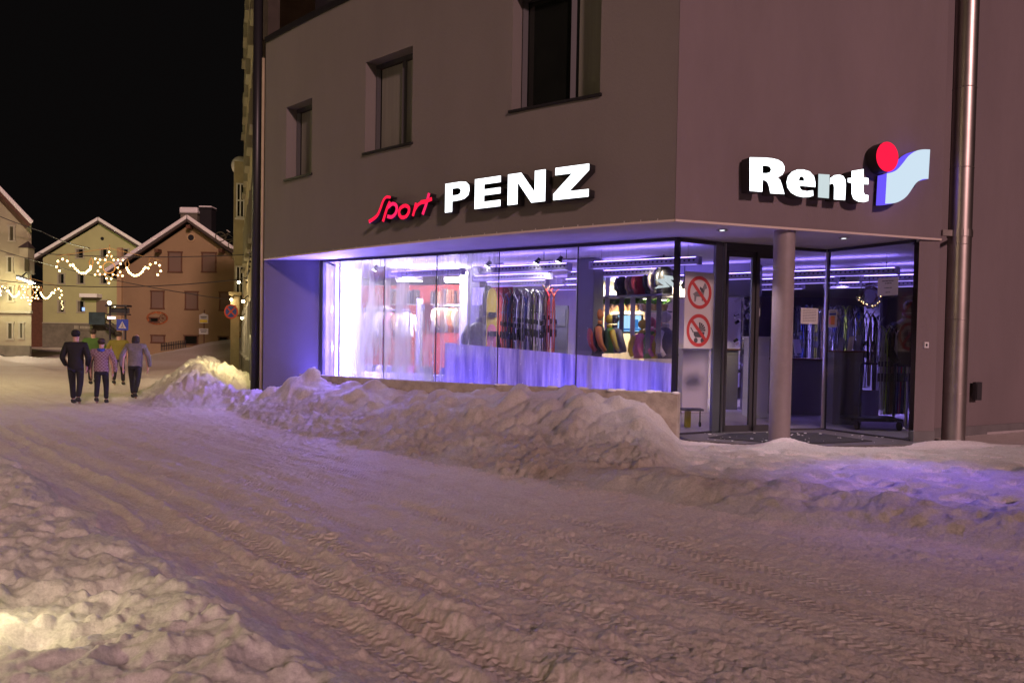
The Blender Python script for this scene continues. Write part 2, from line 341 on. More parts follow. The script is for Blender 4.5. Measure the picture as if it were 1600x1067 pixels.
    bank = bank + fld*(.055 + (.06*(foot-.25) - .075*blobs(x*2.8+.3*foot, y*2.5, 41, .5, .2, 2.5))*sst(12.6, 11.2, y) + .022*fbm(x*7, y*7, 4, 20) + .4*clods*sst(.9, 0, w-1.2))
    h = h*road + h*.3*(1-road) + bank + near*(.010*fbm(x*17, y*17, 4, 85, .75) + road*(1-vg)*.011*fbm(u*1.6, v*20, 3, 86, .6))
    # snow packed at the column foot
    h = h + .13*np.exp(-(((x-4.36)/.35)**2+((y-12.62)/.26)**2)) + .10*np.exp(-(((x-7.55)/.5)**2+((y-13.2)/.25)**2)) + .07*np.exp(-(((x-6.95)/.35)**2+((y-13.15)/.2)**2))
    h = h + .09*np.exp(-(((x-3.0)/.10)**2+((y-11.85)/.10)**2))
    # second pile at the next house
    p2 = 0
    for cx, cy, sx_, sy_, hh in ((-8.55, 22.2, .85, 1.7, .66), (-8.0, 20.4, .8, 1.3, .50), (-7.3, 21.6, .9, 1.5, .40), (-7.3, 18.9, .9, 1.0, .42), (-9.3, 23.8, .8, 2.0, .55), (-6.2, 18.6, .6, .8, .25)):
        p2 = p2 + hh*np.exp(-((x-cx)/sx_)**2-((y-cy)/sy_)**2)
    p2 = p2*(1+.45*fbm(x*2.0, y*2.0, 4, 22, .6)) + np.clip(p2*3, 0, 1)*(.06*fbm(x*7, y*7, 3, 23) + 1.5*clods)
    h = h + p2
    # far banks: slope up to the ochre house, ridge before the left house
    h = h + 1.25*sst(-24, -15.5, x+.0*y)*sst(36, 47, y)*sst(75, 58, y)*(1+.12*fbm(x*.5, y*.4, 3, 24))
    h = h + .55*np.exp(-((x+13.2)/1.6)**2-((y-39)/5)**2) + .35*np.exp(-((x+18)/3.0)**2-((y-50)/1.8)**2)
    h = h + .45*np.exp(-((y-44.0-.5*fbm(x*.4, y*0, 2, 25))/.7)**2)*sst(-21, -24, x)*(.8+.5*fbm(x*.7, y, 3, 26))
    h = h + .10*fbm(x*.5, y*1.4, 3, 27)*far_gone
    # building footprint: flat
    dirt = np.clip(.40*track*np.clip(.4+fbm(x*2, y*2, 3, 71), 0, 1), 0, 1)
    dirt = dirt + .28*near*road*(1-vg)*np.clip(fbm(u*.7, v*3.5, 4, 72)+.15, 0, 1)
    dirt = dirt + .55*endm*sst(0, .1, t)*sst(.62, .40, t)*np.clip(.45+fbm(x*1.5, y*1.5, 4, 73), 0, 1)
    dirt = dirt + .3*low*np.clip(.2+fbm(x*1.2, y*1.2, 4, 74), 0, 1) 
    dirt = dirt + 1.1*sst(26, 36, y)*np.clip(.4+fbm(x*.25, y*.8, 3, 75), 0, 1)
    reg = np.zeros_like(x, dtype=int)
    reg[(bank+p2 > .045) & (y < 30)] = 1
    reg[vg > .5] = 2
    return h, dirt, track, u, v, reg

def build_ground():
    # fan of quads, finer near the street corner, running out to the far hillside
    na, nr = 860, 640
    tt = np.linspace(-.86, .86, na)
    rr = np.concatenate([2.7*np.power(26/2.7, np.linspace(0, 1, 540)), 26*np.power(400/26, np.linspace(0, 1, nr-539))[1:]])
    TT, RR = np.meshgrid(tt, rr); X = (TT*RR).ravel(); Yy = RR.ravel()
    h, dirt, track, u, v, reg = terrain(X, Yy)
    # under the building the ground lies flat and a little lower than its floor
    inside = (Yy > 13.35 + np.where(X < 2.75, -.48*(X-2.75)*1.18, 0)) & (X > -4.6) & (X < 6.9) & (Yy < 40)
    h = np.where(inside, -.03, h)
    yw = np.interp(X, [-4.8, -3.9, -2.8, -1.6, -.27, 1.2, 2.75], [18.02, 17.2, 16.32, 15.5, 14.72, 13.98, 13.22])
    well = (Yy > yw+.10) & (X > -4.78) & (X < 2.76) & (Yy < 19.4); h = np.where(well, -.03, h)
    verts = np.stack([X, Yy, h], 1)
    idx = np.arange(na*nr).reshape(nr, na)
    quads = np.stack([idx[:-1, :-1], idx[:-1, 1:], idx[1:, 1:], idx[1:, :-1]], -1).reshape(-1, 4)
    qreg = reg[quads].max(1); 
    out = []
    for k, (nm, mt) in enumerate((('street', 'snowroad'), ('snow_bank', 'snowbank'), ('snow_verge', 'snow'))):
        q = quads[qreg == k]; used = np.unique(q); remap = np.zeros(len(X), int); remap[used] = np.arange(len(used)); q = remap[q]
        me = bpy.data.meshes.new(nm); me.vertices.add(len(used)); me.vertices.foreach_set('co', verts[used].ravel())
        me.loops.add(len(q)*4); me.loops.foreach_set('vertex_index', q.ravel()); me.polygons.add(len(q))
        me.polygons.foreach_set('loop_start', np.arange(len(q))*4); me.polygons.foreach_set('loop_total', np.full(len(q), 4))
        me.polygons.foreach_set('use_smooth', np.ones(len(q), bool)); me.update()
        for an, ar in (('dirt', dirt), ('track', track)):
            a_ = me.attributes.new(an, 'FLOAT', 'POINT'); a_.data.foreach_set('value', ar[used].astype(np.float32))
        ul = me.uv_layers.new(name='road'); ul.data.foreach_set('uv', np.stack([u[used][q.ravel()], v[used][q.ravel()]], 1).astype(np.float32).ravel())
        me.materials.append(M[mt]); o = bpy.data.objects.new(nm, me); COL.objects.link(o); out.append(o)
    tag(out[0], kind='structure'); tag(out[1], 'ploughed snow piled along the shop front and the lane', 'snow bank', kind='stuff'); tag(out[2], kind='structure')
build_ground()
S1('hillside', MB().add([(-700, -60, -.2), (700, -60, -.2), (700, 700, -.2), (-700, 700, -.2)], [(0, 1, 2, 3)]), 'snow')

# ------------------------------------------------------------------ shop building: curved front
PCO = (3.93431906e-04, 2.76459644e-02, -7.67487625e-01, 1.37601765e+01)
_xs = np.linspace(-6.0, 2.41, 400); _ys = np.polyval(PCO, _xs)
_ss = np.concatenate([[0], np.cumsum(np.hypot(np.diff(_xs), np.diff(_ys)))]); SL = float(_ss[-1])
def FP(s, z, off=0.0):     # point of the curved facade: arc length s, height z, off metres proud of it
    x = float(np.interp(s, _ss, _xs)); y = float(np.polyval(PCO, x)); dy = float(np.polyval(np.polyder(PCO), x)); l = math.hypot(1, dy)
    return Vector((x + dy/l*off, y - off/l, z))
def FT(s):
    x = float(np.interp(s, _ss, _xs)); dy = float(np.polyval(np.polyder(PCO), x)); return math.atan2(dy, 1)
ZS, ZT = 3.46, 8.62
CA = Vector((2.41, 12.07, 0)); CB = Vector((7.27, 13.68, 0)); CU = (CB-CA).normalized(); CN = Vector((CU.y, -CU.x, 0)); CLN = (CB-CA).length
def RP(u, z, off=0.0): return Vector((*(CA + CU*u + CN*off).xy, z))
bld = thing('shop_building', 'corner shop building with plain rendered upper walls over a glazed ground floor', 'building', (2.41, 13.2, 0))
wins = [(1.04, 2.16, 5.22, 6.88), (4.14, 5.58, 5.36, 7.20), (8.05, 9.79, 5.54, 7.55)]
def facade():
    mb = MB(); cs = sorted(set([0, SL] + [v for w in wins for v in w[:2]])); fine = []
    for a, b in zip(cs, cs[1:]):
        n = max(1, int((b-a)/.10)); fine += [a+(b-a)*i/n for i in range(n)]
    fine.append(SL); zs = sorted(set([ZS, ZT] + [v for w in wins for v in w[2:]]))
    for a, b in zip(fine, fine[1:]):
        for c, d in zip(zs, zs[1:]):
            sm, zm = (a+b)/2, (c+d)/2
            if any(w[0] < sm < w[1] and w[2] < zm < w[3] for w in wins): continue
            mb.add([FP(a, c), FP(b, c), FP(b, d), FP(a, d)], [(0, 1, 2, 3)])
    dep = -.34
    for s0, s1, z0, z1 in wins:
        mb.add([FP(s0, z0), FP(s0, z1), FP(s0, z1, dep), FP(s0, z0, dep)], [(0, 1, 2, 3)])
        mb.add([FP(s1, z0), FP(s1, z1), FP(s1, z1, dep), FP(s1, z0, dep)], [(0, 1, 2, 3)])
        mb.add([FP(s0, z1), FP(s1, z1), FP(s1, z1, dep), FP(s0, z1, dep)], [(0, 1, 2, 3)])
        mb.add([FP(s0, z0), FP(s1, z0), FP(s1, z0, dep), FP(s0, z0, dep)], [(0, 1, 2, 3)])
    # end wall facing the next house, top
    mb.add([FP(0, ZS), FP(0, ZT), FP(0, ZT, -6), FP(0, ZS, -6)], [(0, 1, 2, 3)])
    return mb
obj('front_wall', facade(), 'plaster', bld)
# right hand block
mb = MB(); A0, B0 = RP(0, ZS), RP(CLN, ZS); A1, B1 = RP(0, 12), RP(CLN, 12)
mb.add([A0, B0, B1, A1], [(0, 1, 2, 3)]); mb.add([B0, RP(CLN, ZS, -.85), RP(CLN, 12, -.85), B1], [(0, 1, 2, 3)])
obj('side_wall', mb, 'plaster2', bld)
M['brown'] = mat('brown', (.2, .12, .07), .7)
# upper storey set back behind the terrace
mb = MB(); n = 40
for i in range(n):
    a, b = SL*i/n, SL*(i+1)/n
    mb.add([FP(a, ZT), FP(b, ZT), FP(b, ZT, -1.3), FP(a, ZT, -1.3)], [(0, 1, 2, 3)])
    mb.add([FP(a, ZT, -1.3), FP(b, ZT, -1.3), FP(b, 12, -1.3), FP(a, 12, -1.3)], [(0, 1, 2, 3)])
obj('terrace', mb, 'frame', bld)
mb = MB()
for i in range(n):
    a, b = SL*i/n, SL*(i+1)/n
    mb.add([FP(a, ZT-.02, .03), FP(b, ZT-.02, .03), FP(b, ZT+.12, .03), FP(a, ZT+.12, .03), FP(a, ZT-.02, -.25), FP(b, ZT-.02, -.25), FP(b, ZT+.12, -.25), FP(a, ZT+.12, -.25)], [(0, 1, 2, 3), (7, 6, 5, 4), (3, 2, 6, 7), (0, 4, 5, 1)])
obj('parapet_coping', mb, 'dark', bld)
mb = MB(); a, b = FP(.02, 0), FP(.42, 0)
mb.box(((a+b)/2 + Vector((-.08, .34, 10.4))), (.26, .3, 3.3), FT(.2)); obj('corner_pier', mb, mat('dark_pier', (.055, .042, .032), .8, vary=.3), bld)
mb = MB(); ring = [FP(SL*i/n, 12, .05) for i in range(n+1)] + [RP(CLN, 12, .05), Vector((8, 30, 12)), Vector((-4, 30, 12))]
mb.prism([(p.x, p.y) for p in ring], 12.002, 12.3); obj('roof', mb, 'dark', bld)
# soffit and drip edge
G0, G1 = Vector((-4.45, 19.0, 0)), Vector((2.83, 13.93, 0))
EV = [Vector((2.83, 13.93, 0)), Vector((3.80, 14.52, 0)), Vector((5.15, 15.02, 0)), Vector((5.95, 15.3, 0)), Vector((6.82, 13.66, 0))]
mb = MB(); ring = [FP(SL*i/n, 0) for i in range(n+1)] + [RP(CLN, 0), RP(CLN, 0, -.85), Vector((6.9, 17, 0)), Vector((-2, 20.2, 0)), Vector((-4.4, 19.3, 0)), Vector((-6.0, 19.4, 0))]
mb.prism([(p.x, p.y) for p in ring], ZS+.003, ZS+.05); obj('soffit', mb, 'soffit', bld)
mb = MB(); n = 110
for i in range(n):
    a, b = SL*i/n, SL*(i+1)/n; q = []
    for s in (a, b): q += [FP(s, ZS-.012, .012), FP(s, ZS+.022, .012), FP(s, ZS+.022, -.03), FP(s, ZS-.012, -.03)]
    mb.add(q, [(0, 4, 5, 1), (1, 5, 6, 2), (2, 6, 7, 3), (3, 7, 4, 0)])
mb.bar(RP(.0, ZS+.005, -.008), RP(CLN, ZS+.005, -.008), .04, .034); obj('drip_edge', mb, 'trim', bld)
# windows of the upper floor
for k, (s0, s1, z0, z1) in enumerate(wins):
    P0, P1 = FP(s0, z0, -.30), FP(s1, z0, -.30); t = (P1-P0).normalized(); nn = Vector((t.y, -t.x, 0)); L_ = (P1-P0).length; Hh = z1-z0
    rz = math.atan2(t.y, t.x)
    def wp(u, z, o=0): return P0 + t*u + nn*o + Vector((0, 0, z))
    fr = MB(); fwid = .09
    for a, b in (((0, .05), (L_, .05)), ((0, Hh-.045), (L_, Hh-.045))): fr.bar(wp(*a), wp(*b), .08, .09)
    for u in (.045, L_*(.60 if k else .93), L_-.045): fr.bar(wp(u, .09), wp(u, Hh-.09), fwid, .075)
    wf = obj('window', fr, 'frame', bld)
    pn = MB(); pn.add([wp(.05, .05, -.02), wp(L_-.05, .05, -.02), wp(L_-.05, Hh-.05, -.02), wp(.05, Hh-.05, -.02)], [(0, 1, 2, 3)])
    pn.add([wp(.05, .05, -.03), wp(L_-.05, .05, -.03), wp(L_-.05, Hh-.05, -.03), wp(.05, Hh-.05, -.03)], [(0, 1, 2, 3)])
    obj('pane', pn, 'winglass', wf, world=False)
    cu = MB(); c0 = L_*((.12, .09, .66)[k]); c1 = L_-.10
    cu.add([wp(c0, .12, -.015), wp(c1, .12, -.015), wp(c1, Hh-.1, -.015), wp(c0, Hh-.1, -.015)], [(0, 1, 2, 3)]); obj('blind', cu, 'blind', wf, world=False)
    sl_ = MB(); m0, m1 = FP(s0-.04, z0, .05), FP(s1+.04, z0, .05)
    sl_.add([m0+Vector((0, 0, -.03)), m1+Vector((0, 0, -.03)), m1+Vector((0, 0, .012)), m0+Vector((0, 0, .012))] + [q for q in (FP(s0-.04, z0-.03, -.3), FP(s1+.04, z0-.03, -.3), FP(s1+.04, z0+.03, -.3), FP(s0-.04, z0+.03, -.3))],
            [(0, 1, 2, 3), (3, 2, 6, 7), (0, 4, 5, 1), (0, 3, 7, 4), (1, 5, 6, 2)]); obj('sill', sl_, 'dark', wf, world=False)
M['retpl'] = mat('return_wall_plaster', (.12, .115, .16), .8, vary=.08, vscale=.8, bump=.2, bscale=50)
# return wall left of the glass, pier at the right end with plinth and bell
mb = MB(); mb.add([(-6.0, 19.28, 0), (-4.62, 19.05, 0), (-4.62, 19.05, ZS), (-6.0, 19.28, ZS), (-6.0, 19.6, 0), (-4.62, 19.6, 0), (-4.62, 19.6, ZS), (-6.0, 19.6, ZS)], [(0, 1, 2, 3), (0, 3, 7, 4), (1, 5, 6, 2)])
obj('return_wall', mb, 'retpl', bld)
mb = MB(); mb.prism([(6.86, 13.60), (7.262, 13.70), (7.45, 14.5), (7.34, 14.5)], 0, ZS); pier = obj('pier', mb, 'plaster2', bld)
mb = MB(); mb.prism([(6.855, 13.585), (7.27, 13.688), (7.27, 13.75), (6.855, 13.75)], 0, .2); obj('plinth', mb, 'plinth', pier, world=False)
c = at(1447, 539, 13.63); mb = MB().box(c, (.085, .03, .10), .24); obj('switch_plate', mb, 'white', pier, world=False)
mb = MB().box(c+Vector((.0, -.018, 0)), (.03, .012, .045), .24); obj('switch', mb, 'black', pier, world=False)
# receding wall right of the pipe
wd = Vector((1.75, 1.03, 0)).normalized(); w0 = Vector((7.0, 14.05, 0)); w1 = w0+wd*16
mb = MB().add([w0, w1, w1+Vector((0, 0, 12)), w0+Vector((0, 0, 12))], [(0, 1, 2, 3)]); obj('rear_wall', mb, 'plaster2', bld)
mb = MB(); a = w0+wd*.3-Vector((-wd.y, wd.x, 0))*.012; mb.bar(a+Vector((0, 0, .07)), a+wd*14+Vector((0, 0, .07)), .03, .2); obj('rear_plinth', mb, 'plinth', bld)
c = at(1527, 611, 14.95); mb = MB().box(c, (.20, .06, .34), math.atan2(wd.y, wd.x), 0); mb.box(c+Vector((.01, -.035, 0)), (.15, .02, .28), math.atan2(wd.y, wd.x)); T1('meter_box', mb, 'frame', 'small dark metal box on the wall right of the steel pipe', 'meter box')
# ---- shop front glazing
gdir = (G1-G0).normalized(); gang = math.atan2(gdir.y, gdir.x); GL = (G1-G0).length; GN = Vector((gdir.y, -gdir.x, 0))
def gp(u, z, o=0): return G0 + gdir*u + GN*o + Vector((0, 0, z))
def px_u(px):
    d = at(px, 500, 1) - Vector((0, 0, CH)); # ray in plan
    a = d.x/d.y; t = (a*G0.y-G0.x)/(gdir.x-a*gdir.y); return t
us = [px_u(p) for p in (530, 599, 680, 777, 900)] + [GL]
sf = obj('shop_window', MB().bar(gp(-.02, ZS-.035), gp(GL, ZS-.035), .07, .05), 'frame', bld); obj('bottom_rail', MB().bar(gp(-.02, .04), gp(GL, .04), .08, .08), 'frame', sf, world=False)
for ig, (a, b) in enumerate(zip(us, us[1:])):
    mb = MB(); q = [gp(a+.012, .06, -.006), gp(b-.012, .06, -.006), gp(b-.012, ZS-.05, -.006), gp(a+.012, ZS-.05, -.006)]; mb.plate(q, GN, .012); obj('glass_pane', mb, 'fogglare' if ig < 2 else ('hazeglass' if ig < 3 else 'glass'), sf, world=False)
mb = MB(); q = [gp(-.0, .06), gp(us[0]-.012, .06), gp(us[0]-.012, ZS-.05), gp(0, ZS-.05)]; mb.plate(q, GN, .012); obj('glass_pane', mb, 'glass', sf, world=False)
for u in us[:-1]:
    obj('mullion', MB().bar(gp(u, .05, -.03), gp(u, ZS-.03, -.03), .022, .07), 'dark', sf, world=False)
obj('corner_post', MB().box((2.84, 13.95, ZS/2), (.085, .085, ZS-.01), gang), 'dark', sf, world=False)
obj('end_post', MB().box(gp(-.09, ZS/2, 0), (.11, .10, ZS-.01), gang), 'frame', sf, world=False)
# entrance glazing: side light, door, glass, glass
def seg(i): a, b = EV[i], EV[i+1]; t = (b-a).normalized(); return a, b, t, Vector((t.y, -t.x, 0))
a, b, t, nn = seg(0)
en = obj('side_light', MB().bar(a+Vector((0, 0, ZS-.04)), b+Vector((0, 0, ZS-.04)), .06, .06), 'frame', bld); obj('bottom_rail', MB().bar(a+Vector((0, 0, .03)), b+Vector((0, 0, .03)), .06, .05), 'frame', en, world=False)
q = [a+t*.05+Vector((0, 0, .05)), b-t*.24+Vector((0, 0, .05)), b-t*.24+Vector((0, 0, ZS-.06)), a+t*.05+Vector((0, 0, ZS-.06))]; obj('glass_pane', MB().plate(q, nn, .012), 'glass2', en, world=False)
obj('wide_post', MB().bar(b-t*.14+Vector((0, 0, .02)), b-t*.14+Vector((0, 0, ZS-.02)), .18, .06, up=nn), 'greyp', en, world=False)
obj('bright_edge', MB().box(b-t*.02+nn*.04+Vector((0, 0, ZS/2)), (.03, .05, ZS-.04), math.atan2(t.y, t.x)), 'alu', en, world=False)
a, b, t, nn = seg(1); dz = 3.32
door = obj('entrance_door', MB().bar(a+Vector((0, 0, ZS-.07)), b+Vector((0, 0, ZS-.07)), .1, .13), 'frame', bld); obj('threshold', MB().bar(a+Vector((0, 0, .02)), b+Vector((0, 0, .02)), .1, .03), 'frame', door, world=False)
ld = (b-a).length
for k, (f0, f1) in enumerate(((.02, .47), (.475, .93))):
    p0, p1 = a+t*ld*f0, a+t*ld*f1; off = nn*(.03 if k else 0.0)
    lf = MB()
    for z in (.09, dz-.05): lf.bar(p0+off+Vector((0, 0, z)), p1+off+Vector((0, 0, z)), .05, .11)
    for p in (p0+t*.035, p1-t*.035): lf.bar(p+off+Vector((0, 0, .04)), p+off+Vector((0, 0, dz)), .07, .05, up=nn)
    leaf = obj('door_leaf', lf, 'frame', door, world=False)
    gl = MB().plate([p0+t*.07+off+Vector((0, 0, .14)), p1-t*.07+off+Vector((0, 0, .14)), p1-t*.07+off+Vector((0, 0, dz-.1)), p0+t*.07+off+Vector((0, 0, dz-.1))], nn, .01)
    glo = obj('door_glass', gl, 'glass2', door, world=False)
obj('door_post', MB().box(b+Vector((0, 0, ZS/2)), (.16, .12, ZS-.01), math.atan2(t.y, t.x)), 'frame', door, world=False)
for k in (2, 3):
    a, b, t, nn = seg(k); a2 = a + t*(.10 if k == 2 else .03)
    p = obj('fixed_glazing', MB().bar(a2+Vector((0, 0, ZS-.03)), b+Vector((0, 0, ZS-.03)), .05, .05), 'frame', bld); obj('bottom_rail', MB().bar(a2+Vector((0, 0, .03)), b+Vector((0, 0, .03)), .06, .05), 'frame', p, world=False)
    q = [a2+Vector((0, 0, .05)), b-t*.03+Vector((0, 0, .05)), b-t*.03+Vector((0, 0, ZS-.05)), a2+Vector((0, 0, ZS-.05))]; obj('glass_pane', MB().plate(q, nn, .012), 'glass2', p, world=False)
    if k == 2: obj('bright_edge', MB().box(b+nn*.03+Vector((0, 0, ZS/2)), (.04, .05, ZS-.03), math.atan2(t.y, t.x)), 'alu', p, world=False)
    if k == 2: obj('edge_seal', MB().box(b+t*.045+nn*.02+Vector((0, 0, ZS/2)), (.05, .05, ZS-.03), math.atan2(t.y, t.x)), 'dark', p, world=False)

# ------------------------------------------------------------------ interior shell
S1('shop_floor', MB().prism([(p.x, p.y) for p in [G0+Vector((0, .1, 0)), G1+Vector((.02, .1, 0)), *[e+Vector((0, .06, 0)) for e in EV[1:]]]] + [(6.86, 14), (14, 18), (14, 30), (-4.5, 30)], -.02, .035), 'infloor')
S1('shop_ceiling', MB().prism([(p.x, p.y) for p in [G0, G1, *EV[1:]]] + [(6.9, 14.2), (14, 18.3), (14, 30), (-4.6, 30)], ZS-.006, ZS-.001), 'inceil')
S1('shop_wall', MB().box((-4.66, 24.6, ZS/2), (.1, 11, ZS)).box((5, 30.05, ZS/2), (20, .1, ZS)).box((14.05, 24, ZS/2), (.1, 12, ZS)), 'inwall')
p0 = at(568, 500, 24); p1 = at(790, 500, 22.5)
S1('partition_wall', MB().prism([(-4.6, 24.0), (-.3, 22.4), (-.02, 23.2), (-4.6, 25)], .036, 3.2), 'red')
S1('grey_partition_wall', MB().prism([(-.05, 23.6), (2.1, 22.6), (2.3, 23.0), (-.05, 24)], .036, ZS-.01), 'inwall')
# beam with the brighter back room beyond it
S1('beam', MB().prism([(1.7, 20.0), (5.4, 17.9), (5.7, 18.4), (1.9, 20.6)], 2.72, ZS-.008), 'greyp')
S1('back_room_wall', MB().prism([(1.9, 25.5), (6.2, 23.0), (6.4, 23.4), (2.0, 26)], .036, ZS-.012), 'beige')
exec_later = []
# ------------------------------------------------------------------ illuminated signs
def plane_hit(px, py, P, n):
    d = at(px, py, 1) - Vector((0, 0, CH)); o = Vector((0, 0, CH)); return o + d*((P-o).dot(n)/d.dot(n))
def lit_shape(name, loops, fr, depth, mats, parent, world=True, bev=.006):
    """loops: 2-D outlines (first outer, rest holes); fr = (origin, right, normal); extruded towards the normal"""
    cu = bpy.data.curves.new(name, 'CURVE'); cu.dimensions = '2D'; cu.fill_mode = 'BOTH'; cu.extrude = depth/2
    for lp in loops:
        s = cu.splines.new('POLY'); s.points.add(len(lp)-1); s.use_cyclic_u = True
        for i, (x, y) in enumerate(lp): s.points[i].co = (x, y, 0, 1)
    o = bpy.data.objects.new('tmp', cu); COL.objects.link(o); bpy.context.view_layer.update()
    me = bpy.data.meshes.new_from_object(o.evaluated_get(bpy.context.evaluated_depsgraph_get())); bpy.data.objects.remove(o); bpy.data.curves.remove(cu)
    O, t, n = fr; k = len(me.polygons); mi = [0 if p.normal.z > .9 else 1 for p in me.polygons]
    for v in me.vertices: v.co = O + t*v.co.x + Vector((0, 0, v.co.y)) + n*(v.co.z + depth/2)
    me.materials.clear()
    for x in mats: me.materials.append(M[x])
    me.polygons.foreach_set('material_index', mi); me.name = name
    ob = bpy.data.objects.new(name, me); COL.objects.link(ob)
    if parent: ob.parent = parent; ob.location = -parent.location if world else (0, 0, 0)
    return ob
def smooth2(pts, n=4, closed=True):
    out = []; N_ = len(pts)
    for i in range(N_ if closed else N_-1):
        p0, p1, p2, p3 = [Vector((*pts[(i+k) % N_], 0)) if closed else Vector((*pts[min(max(i+k, 0), N_-1)], 0)) for k in (-1, 0, 1, 2)]
        for j in range(n):
            t = j/n; q = .5*((2*p1)+(p2-p0)*t+(2*p0-5*p1+4*p2-p3)*t*t+(3*p1-p0-3*p2+p3)*t**3); out.append((q.x, q.y))
    if not closed: out.append(tuple(pts[-1]))
    return out
# PENZ
sg = thing('illuminated_lettering', 'glowing white block letters PENZ on the curved front wall', 'sign', FP(8.2, 3.9))
LET = {'P': (6.73, 7.32, [[(0, 0), (.30, 0), (.30, .36), (.62, .37), (.80, .40), (.95, .50), (1, .66), (.98, .84), (.86, .96), (.66, 1), (0, 1)], [(.30, .56), (.30, .80), (.52, .80), (.62, .76), (.65, .68), (.62, .60), (.52, .56)]]),
       'E': (7.44, 8.02, [[(0, 0), (1, 0), (1, .21), (.37, .21), (.37, .42), (1, .42), (1, .62), (.37, .62), (.37, .79), (1, .79), (1, 1), (0, 1)]]),
       'N': (8.17, 8.94, [[(0, 0), (.27, 0), (.27, .70), (.64, 0), (1, 0), (1, 1), (.72, 1), (.72, .33), (.36, 1), (0, 1)]]),
       'Z': (9.09, 9.75, [[(0, 0), (1, 0), (1, .23), (.46, .23), (1, .80), (1, 1), (.05, 1), (.05, .77), (.53, .77), (0, .19)]])}
for ch, (s0, s1, loops) in LET.items():
    a, b = FP(s0, 3.9), FP(s1, 3.9); t = (b-a).normalized(); n_ = Vector((t.y, -t.x, 0)); w = (b-a).length
    lit_shape('letter', [[(x*w, y*.515) for x, y in lp] for lp in loops], (a + n_*.03, t, n_), .19, ('litwhite', 'letterside'), sg)
# Sport script
sg = thing('script_lettering', 'glowing red handwritten word Sport on the curved front wall', 'sign', FP(5.5, 3.9))
n0 = FP(5.5, 0, 0); tt_ = FT(5.5); tS = Vector((math.cos(tt_), math.sin(tt_), 0)); nS = Vector((tS.y, -tS.x, 0)); O_ = n0 + nS*.20
def zs6(x, y): h = plane_hit(540+x/3.81, 210+y/3.81, O_, nS); return ((h-O_).dot(tS), h.z)
def ribbon(pts, w0, w1=None):
    w1 = w1 or w0; P = smooth2(pts, 5, False); L_, R2 = [], []
    for i, p in enumerate(P):
        a, b = Vector((*P[max(i-1, 0)], 0)), Vector((*P[min(i+1, len(P)-1)], 0)); t = (b-a).normalized(); nn = Vector((-t.y, t.x, 0)); w = (w0+(w1-w0)*i/len(P))/2
        L_.append((p[0]+nn.x*w, p[1]+nn.y*w)); R2.append((p[0]-nn.x*w, p[1]-nn.y*w))
    return L_ + R2[::-1]
ST = [('S', [[(268, 376), (243, 374), (224, 396), (208, 440), (190, 480), (165, 504), (138, 520)]], .05, .075),
      ('p', [[(264, 400), (245, 445), (222, 520)], [(252, 436), (280, 414), (303, 428), (300, 466), (275, 492), (248, 488)]], .07, .07),
      ('o', [[(352, 424), (326, 440), (318, 470), (332, 494), (358, 490), (376, 462), (374, 434), (352, 424)]], .07, .07),
      ('r', [[(420, 408), (410, 450), (400, 487)], [(411, 450), (428, 424), (450, 408), (476, 404)]], .068, .06),
      ('t', [[(497, 350), (480, 415), (458, 478)], [(446, 404), (480, 398), (514, 384)]], .068, .068)]
for k, (ch, strokes, w0, w1) in enumerate(ST):
    bm_loops = [ribbon([zs6(*p) for p in st], w0, w1) for st in strokes]
    base = None
    for j, lp in enumerate(bm_loops):
        o = lit_shape('letter' if j == 0 else 'stroke', [lp], (Vector((O_.x, O_.y, 0)) - nS*(.16+.001*j), tS, nS), .16+.002*j, ('litpink' if (ch, j) in (('p', 1), ('t', 0)) else 'litred', 'letterside'), sg if j == 0 else base, world=(j == 0))
        if j == 0: base = o
# Rent and the emblem
sg = thing('rent_lettering', 'glowing white rounded letters Rent on the wall above the entrance', 'sign', RP(2, 3.9))
O2 = RP(0, 0, .25)
def z7(x, y): h = plane_hit(1120+x/4.444, 200+y/4.444, O2, CN); return ((h-O2).dot(CU), h.z)
def zz(l, n=3): return smooth2([z7(*p) for p in l], n)
RE = [('R', [[z7(*p) for p in [(228, 205), (330, 207), (385, 212), (425, 222), (455, 240), (470, 268), (470, 298), (455, 325), (422, 345), (440, 362), (452, 395), (470, 460), (372, 455), (362, 405), (352, 378), (338, 366), (318, 362), (316, 445), (228, 438)]], [z7(*p) for p in [(318, 262), (345, 263), (368, 270), (378, 290), (369, 310), (345, 316), (318, 315)]]], 'litwhite'),
      ('e', [[z7(*p) for p in [(684, 412), (575, 402), (578, 422), (592, 434), (625, 440), (668, 434), (670, 472), (640, 480), (600, 482), (555, 473), (515, 450), (490, 415), (484, 375), (495, 335), (522, 305), (560, 290), (600, 290), (645, 303), (674, 335), (684, 375)]], [z7(*p) for p in [(568, 366), (606, 370), (605, 350), (592, 337), (577, 340)]]], 'litwhite'),
      ('n', [[z7(*p) for p in [(705, 320), (783, 325), (778, 490), (702, 483)]]], 'litpale'),
      ('n', [[z7(*p) for p in [(786, 350), (815, 330), (850, 325), (878, 336), (893, 362), (895, 400), (890, 502), (812, 497), (814, 415), (810, 392), (798, 386), (784, 394)]]], 'litwhite'),
      ('t', [[z7(*p) for p in [(935, 300), (1018, 287), (1018, 345), (1052, 350), (1052, 393), (1018, 392), (1018, 448), (1028, 464), (1052, 468), (1050, 508), (1020, 516), (980, 512), (948, 494), (935, 460), (935, 385), (908, 378), (908, 350), (935, 348)]]], 'litwhite')]
prev = None
for k, (ch, loops, mt) in enumerate(RE):
    prev = lit_shape('letter', loops, (Vector((O2.x, O2.y, 0)) - CN*(.21 - .001*k), CU, CN), .21, (mt, 'letterside'), sg)
lg = thing('emblem_sign', 'glowing emblem of a red disc over a pale waving flag', 'sign', RP(3.6, 3.9))
cx, cz = z7(1178, 203)
